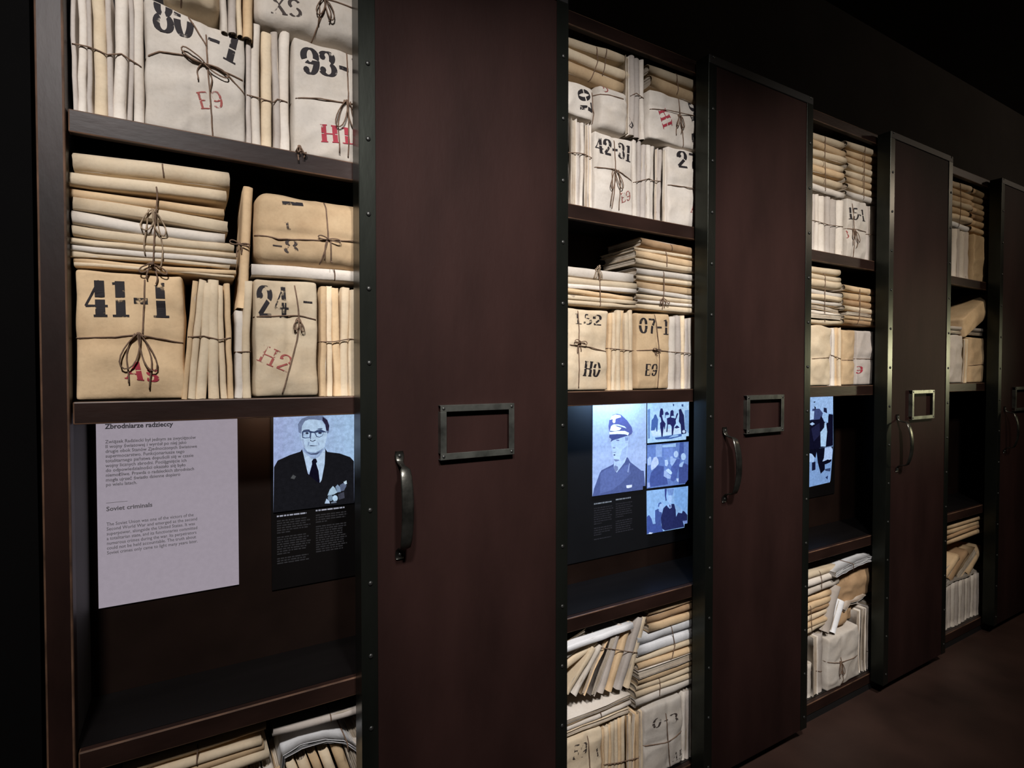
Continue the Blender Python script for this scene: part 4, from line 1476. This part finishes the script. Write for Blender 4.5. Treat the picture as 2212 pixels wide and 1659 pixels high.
stand('pale grey roll of papers standing in the middle of the crowded top shelf', [1353, 1374, 1397], 310, 2.358, 2.632, 'grey', mats=['paper_grey', 'paper_white'], Yf=.074, strings=[[(1345, 215), (1375, 201), (1397, 212)]], rr=1.0, texts=[('7', (1362, 285), (1376, 262), .04, 'ink_black')])
parcel('white parcel stamped H1 and stencilled sideways below the thick tan folders', X(1399, 300), X(1570, 310), 2.372, 2.545, 'paper_white', YC - .004, .17, 0, strings=[[(1398, 236), (1440, 240), (1560, 268)], [(1464, 205), (1466, 250), (1478, 325)]], bows=[((1464, 250), .05, 2, 1.2)],
       texts=[('HI', (1418, 240), (1432, 282), .045, 'ink_red', .16), ('54-2', (1484, 218), (1492, 312), .055, 'ink_black', .22)], bulge=.010)
lay('thick tan folders tied flat at the top of the officer portrait bay', X(1190, 150), X(1352, 165), [2.508, 2.552, 2.590, 2.622], 'cream', -.01, Yf=.080, mats=['paper_tan', 'paper_cream', 'paper_cream'], strings=[[(1292, 100), (1294, 130), (1280, 170)], [(1312, 105), (1306, 160)]], rr=.9, opn=0)
lay('thick cream folders tied flat beside the pale grey roll at the top', X(1402, 170), X(1575, 190), [2.552, 2.598, 2.634], 'cream', -.01, Yf=.080, mats=['paper_tan', 'paper_cream'], strings=[[(1466, 140), (1467, 200)]], rr=.9, opn=0)

# ======== second bay, middle shelf
parcel('tan parcel stencilled HO with crossed string on the middle shelf', X(1180, 838), X(1312, 840), Z_SH2, 1.760, 'paper_cream', YC, .17, 0, strings=[[(1229, 745), (1270, 750), (1312, 760)], [(1247, 672), (1245, 750), (1250, 838)]], bows=[((1247, 740), .03, 0, .8)],
       texts=[('H0', (1256, 812), (1294, 815), .05, 'ink_black', .2), ('152', (1236, 700), (1300, 704), .036, 'ink_worn', .16)], flap=(.35, -.05, 1))
stand('cream upright folders between the parcels stencilled HO and 07-1', [1317, 1333, 1351, 1361, 1371], 838, Z_SH2, 1.762, 'cream', strings=[[(1317, 752), (1340, 755), (1371, 758)]], rr=.7, tops=[1.754, 1.764, 1.756, 1.768])
parcel('tan parcel stencilled 07-1 and E9 on the middle shelf of the officer portrait bay', X(1374, 838), X(1445, 838), Z_SH2, 1.762, 'paper_tan', YC, .17, 0, strings=[[(1374, 757), (1410, 756), (1445, 760)], [(1416, 680), (1420, 755), (1419, 838)]], bows=[((1412, 756), .022, 0, .8)],
       texts=[('07-1', (1379, 720), (1444, 724), .056, 'ink_black', .18), ('E9', (1389, 812), (1416, 812), .043, 'ink_black', .18)], flap=(.1, 0, -1))
stand('grey and cream upright folders next to the parcel stencilled 07-1', [1447, 1474, 1482, 1500, 1530, 1560], 838, Z_SH2, 1.762, 'grey', mats=['paper_grey', 'paper_cream', 'paper_white', 'paper_cream', 'paper_cream'], strings=[[(1447, 760), (1478, 762), (1545, 768)]], rr=.7)
zs = [1.770 + i for i in (0, .017, .032, .050, .066, .093, .128)]
lay('flat stack of pale folders tied above the parcel stencilled HO', X(1180, 620), X(1371, 620), zs, 'white', 0, Yf=.084, mats=['paper_cream', 'paper_cream', 'paper_tan', 'paper_white', 'paper_cream', 'paper_white'], strings=[[(1294, 570), (1297, 600), (1298, 666)]], bows=[((1294, 575), .04, 2, .9, 0, 'string_pale')], opn=0)
zs = [1.772 + i for i in (0, .022, .036, .054, .072, .097, .118, .145)]
lay('tall flat stack of cream folders next to the pale folder stack', X(1374, 620), X(1562, 620), zs, 'cream', 0, Yf=.084, mats=['paper_cream', 'paper_white', 'paper_cream', 'paper_white', 'paper_tan', 'paper_cream', 'paper_white'], strings=[[(1434, 560), (1435, 610), (1433, 668)]], bows=[((1434, 645), .03, 1, .8)], opn=0)
lay('skewed cream folders tied on the tall flat stack in the officer portrait bay', X(1374, 560), X(1556, 560), [1.926, 1.950, 1.976, 1.990], 'tan', -.018, Yf=.082, mats=['paper_cream', 'paper_tan', 'paper_cream'], angs=[-.004, -.03, -.022], strings=[[(1442, 520), (1444, 575)]], opn=.3)
t = lay('brown folder lying crooked on top of the skewed cream folders', X(1385, 520), X(1570, 520), [1.994, 2.026], 'tan', -.012, Yf=.086, depth=.2, mats=['paper_kraft'], rr=1.0, opn=0, strings=[[(1450, 515), (1455, 540)]])

# ======== second bay, bottom shelf
stand('upright folders at the foot of the bottom shelf in the officer portrait bay', [1302, 1316, 1331, 1346, 1360, 1374, 1390], 1659, Z_BASE, .348, 'cream', tops=[.338, .344, .348, .352, .345, .340], strings=[[(1302, 1652), (1335, 1648), (1390, 1634)]], rr=.8)
parcel('cream parcel with curling faded marks at the foot of the officer portrait bay', X(1180, 1659), X(1300, 1659), Z_BASE, .352, 'paper_cream', YC, .17, 0, strings=[[(1268, 1590), (1272, 1659)]], texts=[('59', (1232, 1640), (1265, 1630), .05, 'ink_faint', .16), ('1', (1285, 1640), (1296, 1632), .05, 'ink_faint', .16)], flap=(.5, 0, 1))
parcel('cream parcel with crossed string beside the upright folders at the foot', X(1392, 1640), X(1474, 1620), Z_BASE, .345, 'paper_white', YC, .17, .02, strings=[[(1392, 1613), (1440, 1598), (1474, 1578)], [(1436, 1540), (1438, 1600), (1447, 1659)]], texts=[('0-3', (1404, 1572), (1462, 1556), .035, 'ink_faint', .16), ('AE', (1450, 1645), (1475, 1635), .036, 'ink_faint', .12)], bulge=.01)
stand('grey upright folders next to the crossed-string cream parcel', [1477, 1492, 1520, 1560], 1610, Z_BASE, .350, 'grey', rr=.8)
lay('bowed cream folders lying across the upright folders of the bottom shelf', X(1180, 1590), X(1364, 1530), [.358, .374, .390, .406, .420], 'mix', .004, Yf=.084, mats=['paper_cream', 'paper_white', 'paper_tan', 'paper_white'], strings=[[(1298, 1520), (1303, 1560)]], opn=.2)
zs = [.358, .388, .414, .440, .462, .492, .516, .540, .575, .612]
lay('tall stack of mixed tan and white folders under the officer portrait screen', X(1376, 1500), X(1560, 1430), zs, 'mix', .0, Yf=.084, mats=['paper_white', 'paper_cream', 'paper_cream', 'paper_tan', 'paper_white', 'paper_tan', 'paper_cream', 'paper_bright', 'paper_bright'], strings=[[(1430, 1470), (1428, 1505)], [(1452, 1340), (1460, 1395), (1450, 1430)]], opn=.15)
lay('brown folders lying on the tall stack of mixed folders', X(1402, 1330), X(1575, 1290), [.618, .648, .676, .704], 'tan', .012, Yf=.088, mats=['paper_tan', 'paper_kraft', 'paper_tan'], opn=0)


def fan(label, rows, tone, Yf=.09, depth=.17, **k):
    """leaning folders given by the pixel ends of each spine: (xb, yb, xt, yt, width px, material)"""
    fs = []
    for (xb, yb, xt, yt, wp, m) in rows:
        a, b = W(xb, yb, Yf), W(xt, yt, Yf)
        dx, dz = b[0] - a[0], b[1] - a[1]
        L = math.hypot(dx, dz)
        w0 = W(xb + wp, yb, Yf)[0] - a[0]
        fs.append(((a[0] + b[0]) / 2, (a[1] + b[1]) / 2, L, w0 * .92, math.atan2(-dx, dz), 0.002 + .003 * (len(fs) % 3), m))
    return bundle(label, fs, tone, 'v', Yf, depth, **k)


fan('fan of leaning grey and tan folders against the tall mixed stack', [
    (1226, 1500, 1285, 1400, 10, 'paper_cream'), (1244, 1505, 1300, 1395, 9, 'paper_white'), (1262, 1505, 1318, 1375, 11, 'paper_tan'), (1280, 1505, 1332, 1365, 13, 'paper_grey'),
    (1300, 1500, 1346, 1350, 13, 'paper_grey'), (1320, 1497, 1366, 1345, 12, 'paper_tan'), (1340, 1492, 1386, 1335, 14, 'paper_grey'), (1356, 1488, 1398, 1335, 9, 'paper_cream')], 'tan',
    strings=[[(1300, 1400), (1340, 1405), (1385, 1412)]], rr=.6, Yf=.088)
fan('steeply leaning cream folders behind the door edge on the bottom shelf', [
    (1195, 1470, 1290, 1385, 14, 'paper_cream'), (1195, 1445, 1285, 1370, 12, 'paper_white'), (1192, 1420, 1270, 1365, 14, 'paper_tan')], 'cream', Yf=.098, rr=.6)
lay('bright white folder lying across the leaning folders', X(1196, 1360), X(1368, 1345), [.640, .662], 'bright', .055, Yf=.074, mats=['paper_bright'], opn=0)

# ======== third bay, top shelf
stand('off-white upright folders on the top shelf behind the second door edge', [1735, 1757, 1771, 1795, 1826], 552, Z_SH1, 2.350, 'white', mats=['paper_white', 'paper_white', 'paper_grey', 'paper_white'], strings=[[(1757, 475), (1790, 486), (1826, 490)]], rr=.7)
parcel('white parcel stencilled 15-1 with crossed string on the top shelf', X(1828, 555), X(1870, 560), Z_SH1, 2.362, 'paper_white', YC, .17, 0, strings=[[(1828, 493), (1845, 496), (1870, 502)], [(1840, 440), (1842, 555)]], bows=[((1841, 497), .06, 2, 1.1)], texts=[('15-1', (1831, 474), (1866, 480), .058, 'ink_black', .2), ('3', (1824, 515), (1834, 515), .04, 'ink_red_faint', .12)])
stand('white upright folders next to the parcel stencilled 15-1', [1872, 1898, 1920, 1945], 560, Z_SH1, 2.362, 'white', strings=[[(1872, 504), (1897, 510)]], mats=['paper_white', 'paper_white', 'paper_cream'], rr=.7)
zs = [2.356 + i * .036 for i in range(8)]
lay('tied stack of thick cream folders topping the third top shelf by the door edge', X(1735, 350), X(1823, 360), zs, 'cream', 0, Yf=.084, strings=[[(1783, 295), (1782, 340), (1786, 412)]], rr=.95, opn=0, mats=['paper_white', 'paper_cream', 'paper_tan', 'paper_cream', 'paper_cream', 'paper_tan', 'paper_cream'])
zs = [2.368 + i * .032 for i in range(9)]
lay('tied stack of thick tan folders above the parcel stencilled 15-1', X(1829, 370), X(1945, 390), zs, 'tan', 0, Yf=.084, strings=[[(1869, 310), (1868, 350), (1869, 430)]], rr=.95, opn=.1, mats=['paper_white', 'paper_cream', 'paper_tan', 'paper_cream', 'paper_cream', 'paper_tan', 'paper_tan', 'paper_cream'])
# third bay, middle shelf
parcel('crumpled cream parcel behind the second door edge on the middle shelf', X(1735, 832), X(1792, 832), Z_SH2, 1.760, 'paper_cream', YC, .17, 0, strings=[[(1752, 775), (1790, 772)]], lump=.008, bulge=.012, flap=(.1, -.4, 1))
stand('cream upright folders next to the crumpled cream parcel', [1794, 1806, 1818], 832, Z_SH2, 1.764, 'cream', strings=[[(1794, 765), (1818, 776)]], rr=.7)
parcel('dull tan parcel in the middle shelf under the narrow tied stacks', X(1820, 832), X(1846, 832), Z_SH2, 1.752, 'paper_tan', YC + .004, .17, 0, strings=[[(1820, 778), (1846, 778)]])
parcel('grey parcel with a faded red stamp beside the dull tan parcel', X(1848, 830), X(1888, 830), Z_SH2, 1.752, 'paper_grey', YC, .17, 0, texts=[('9', (1846, 808), (1862, 806), .036, 'ink_red', .14)], strings=[[(1848, 775), (1888, 776)]], flap=(.0, .5, 1))
stand('pale upright folders next to the grey parcel with red stamp', [1889, 1900, 1920, 1945], 830, Z_SH2, 1.755, 'white', rr=.7)
zs = [1.770 + i for i in (0, .022, .044, .060, .085, .105, .130, .155, .195, .222, .256)]
lay('tall tied stack of cream folders on the middle shelf by the second door', X(1735, 630), X(1818, 640), zs, 'cream', 0, Yf=.084, strings=[[(1785, 590), (1783, 640), (1786, 695)]], opn=.1, rr=.95)
zs = [1.772 + i for i in (0, .026, .044, .066, .092, .120, .158, .190)]
lay('slanting stack of tan folders beside the tall tied stack on the middle shelf', X(1822, 660), X(1945, 670), zs, 'tan', -.012, Yf=.080, strings=[[(1860, 625), (1858, 660), (1855, 708)]], opn=.1, rr=.9)
# third bay, bottom shelf
stand('grey upright folders at the foot of the narrow photograph bay', [1715, 1738, 1756, 1781], 1505, Z_BASE, .33, 'grey', tops=[.30, .24, .36], mats=['paper_white', 'paper_white', 'paper_grey'], strings=[[(1756, 1450), (1781, 1452)]], rr=.7)
parcel('white parcel tied with a bow at the foot of the narrow photograph bay', X(1783, 1500), X(1850, 1480), Z_BASE, .335, 'paper_white', YC - .010, .17, .03, strings=[[(1778, 1432), (1810, 1430), (1850, 1415)], [(1815, 1420), (1820, 1500)]], bows=[((1812, 1428), .06, 2, 1.0)])
stand('grey upright folders beside the white parcel with a bow', [1852, 1866, 1876, 1900, 1930], 1480, Z_BASE, .40, 'grey', strings=[[(1852, 1402), (1876, 1408)]], rr=.7, mats=['paper_grey', 'paper_grey', 'paper_white', 'paper_cream'])
lay('flat tan folders heaped above the grey upright folders at the foot', X(1715, 1400), X(1795, 1340), [.372, .404, .430, .456, .482, .514, .546], 'tan', .01, Yf=.088, mats=['paper_cream', 'paper_tan', 'paper_cream', 'paper_kraft', 'paper_tan', 'paper_tan'], strings=[[(1752, 1310), (1755, 1380)]])
lay('thick white folders tied on the flat tan heap under the narrow photograph', X(1715, 1260), X(1812, 1250), [.552, .586, .622, .655], 'white', .005, Yf=.080, mats=['paper_white', 'paper_white', 'paper_cream'], rr=1.0, opn=0, strings=[[(1775, 1235), (1778, 1280)]])
fan('grey roll of papers slipping down between the heaps under the narrow photograph', [(1790, 1368, 1816, 1268, 16, 'paper_grey'), (1806, 1370, 1826, 1300, 12, 'paper_bright')], 'grey', Yf=.078, rr=1.0)
parcel('crumpled kraft parcel sunk behind the slipping grey roll', X(1822, 1400), X(1920, 1360), .445, .600, 'paper_kraft', .115, .16, .1, lump=.012, bulge=.02)
parcel('crumpled brown parcel sunk above the white parcel with a bow', X(1785, 1420), X(1850, 1400), .345, .435, 'paper_kraft', .12, .15, .05, lump=.012, bulge=.02)
xa = X(1806, 1225, .06)
sheaf('white sheaf tied with string poking out over the crumpled kraft parcel', [(xa, .640), (xa + .06, .652), (xa + .16, .662), (xa + .27, .668), (xa + .36, .655)], .055, .20, 'paper_bright', 5, .006, [.35])

# ======== fourth bay (dim)
stand('grey upright folders on the top shelf of the unlit bay', [2040, 2060, 2074, 2098], 600, Z_SH1, 2.368, 'grey', rr=.7)
parcel('dim tan parcel on the top shelf of the unlit bay', X(2100, 605), X(2175, 615), Z_SH1, 2.362, 'paper_tan', YC, .17, 0, flap=(.2, .5, 1))
zs = [2.374 + i * .0355 for i in range(8)]
lay('stack of thick folders topping the unlit bay by the door edge', X(2040, 440), X(2096, 450), zs, 'tan', 0, Yf=.084, strings=[[(2075, 395), (2075, 490)]], rr=.95, opn=0, mats=['paper_bright', 'paper_cream', 'paper_tan', 'paper_cream', 'paper_tan', 'paper_tan', 'paper_cream'])
zs = [2.370 + i * .0362 for i in range(8)]
lay('stack of thick folders above the dim tan parcel in the unlit bay', X(2100, 450), X(2175, 460), zs, 'tan', 0, Yf=.084, rr=.95, opn=0)
parcel('plain grey parcel beside the leaning cream folder in the unlit bay', X(2035, 830), X(2078, 830), Z_SH2, 1.765, 'paper_grey', YC, .17, 0)
stand('cream folder leaning between two parcels in the unlit bay', [2080, 2092], 830, Z_SH2, 1.75, 'cream', lean=-.04)
parcel('tan parcel tied once with string on the unlit bay middle shelf', X(2094, 830), X(2175, 830), Z_SH2, 1.760, 'paper_tan', YC, .17, 0, strings=[[(2094, 790), (2132, 785)]])
lay('flat folders lying over the middle shelf parcels in the unlit bay', X(2040, 720), X(2175, 720), [1.770, 1.79, 1.810], 'grey', 0, Yf=.088)
parcel('tan parcel propped at a slant on the flat folders in the unlit bay', X(2078, 705), X(2150, 680), 1.840, 1.955, 'paper_tan', .085, .16, .42, bulge=.012)
stand('grey upright folders at the foot of the unlit bay', [2020, 2042, 2058, 2072, 2086, 2100, 2112, 2124, 2145, 2170], 1360, Z_BASE, .345, 'grey', rr=.7)
fan('slanting brown folders on the upright folders of the unlit bay', [(2040, 1250, 2075, 1205, 8, 'paper_tan'), (2055, 1255, 2095, 1195, 8, 'paper_kraft'), (2072, 1250, 2112, 1190, 9, 'paper_tan'), (2092, 1242, 2124, 1185, 8, 'paper_tan')], 'tan', Yf=.09, rr=.8)
lay('flat brown folders heaped over the slanting folders in the unlit bay', X(2040, 1170), X(2170, 1150), [.560, .590, .620, .650, .68], 'tan', .02, Yf=.09, rr=.9)

sheaf('crumpled white sheets caught between the heaps under the narrow photograph', [(X(1826, 1395, .085), .43), (X(1838, 1380, .085), .455), (X(1850, 1375, .085), .452), (X(1872, 1368, .085), .468)], .085, .16, 'paper_white', 3, .005)
lay('thin brown folders lying over the crumpled kraft parcel under the white sheaf', X(1830, 1270, .095), X(1935, 1250, .095), [.606, .617, .628], 'tan', .0, Yf=.095, mats=['paper_kraft', 'paper_tan'], depth=.18)
sheaf('pale sheets curling over the grey upright folders of the unlit bay', [(X(2043, 1262, .085), .352), (X(2060, 1255, .085), .366), (X(2085, 1250, .085), .358), (X(2112, 1240, .085), .372)], .085, .17, 'paper_white', 3, .004)
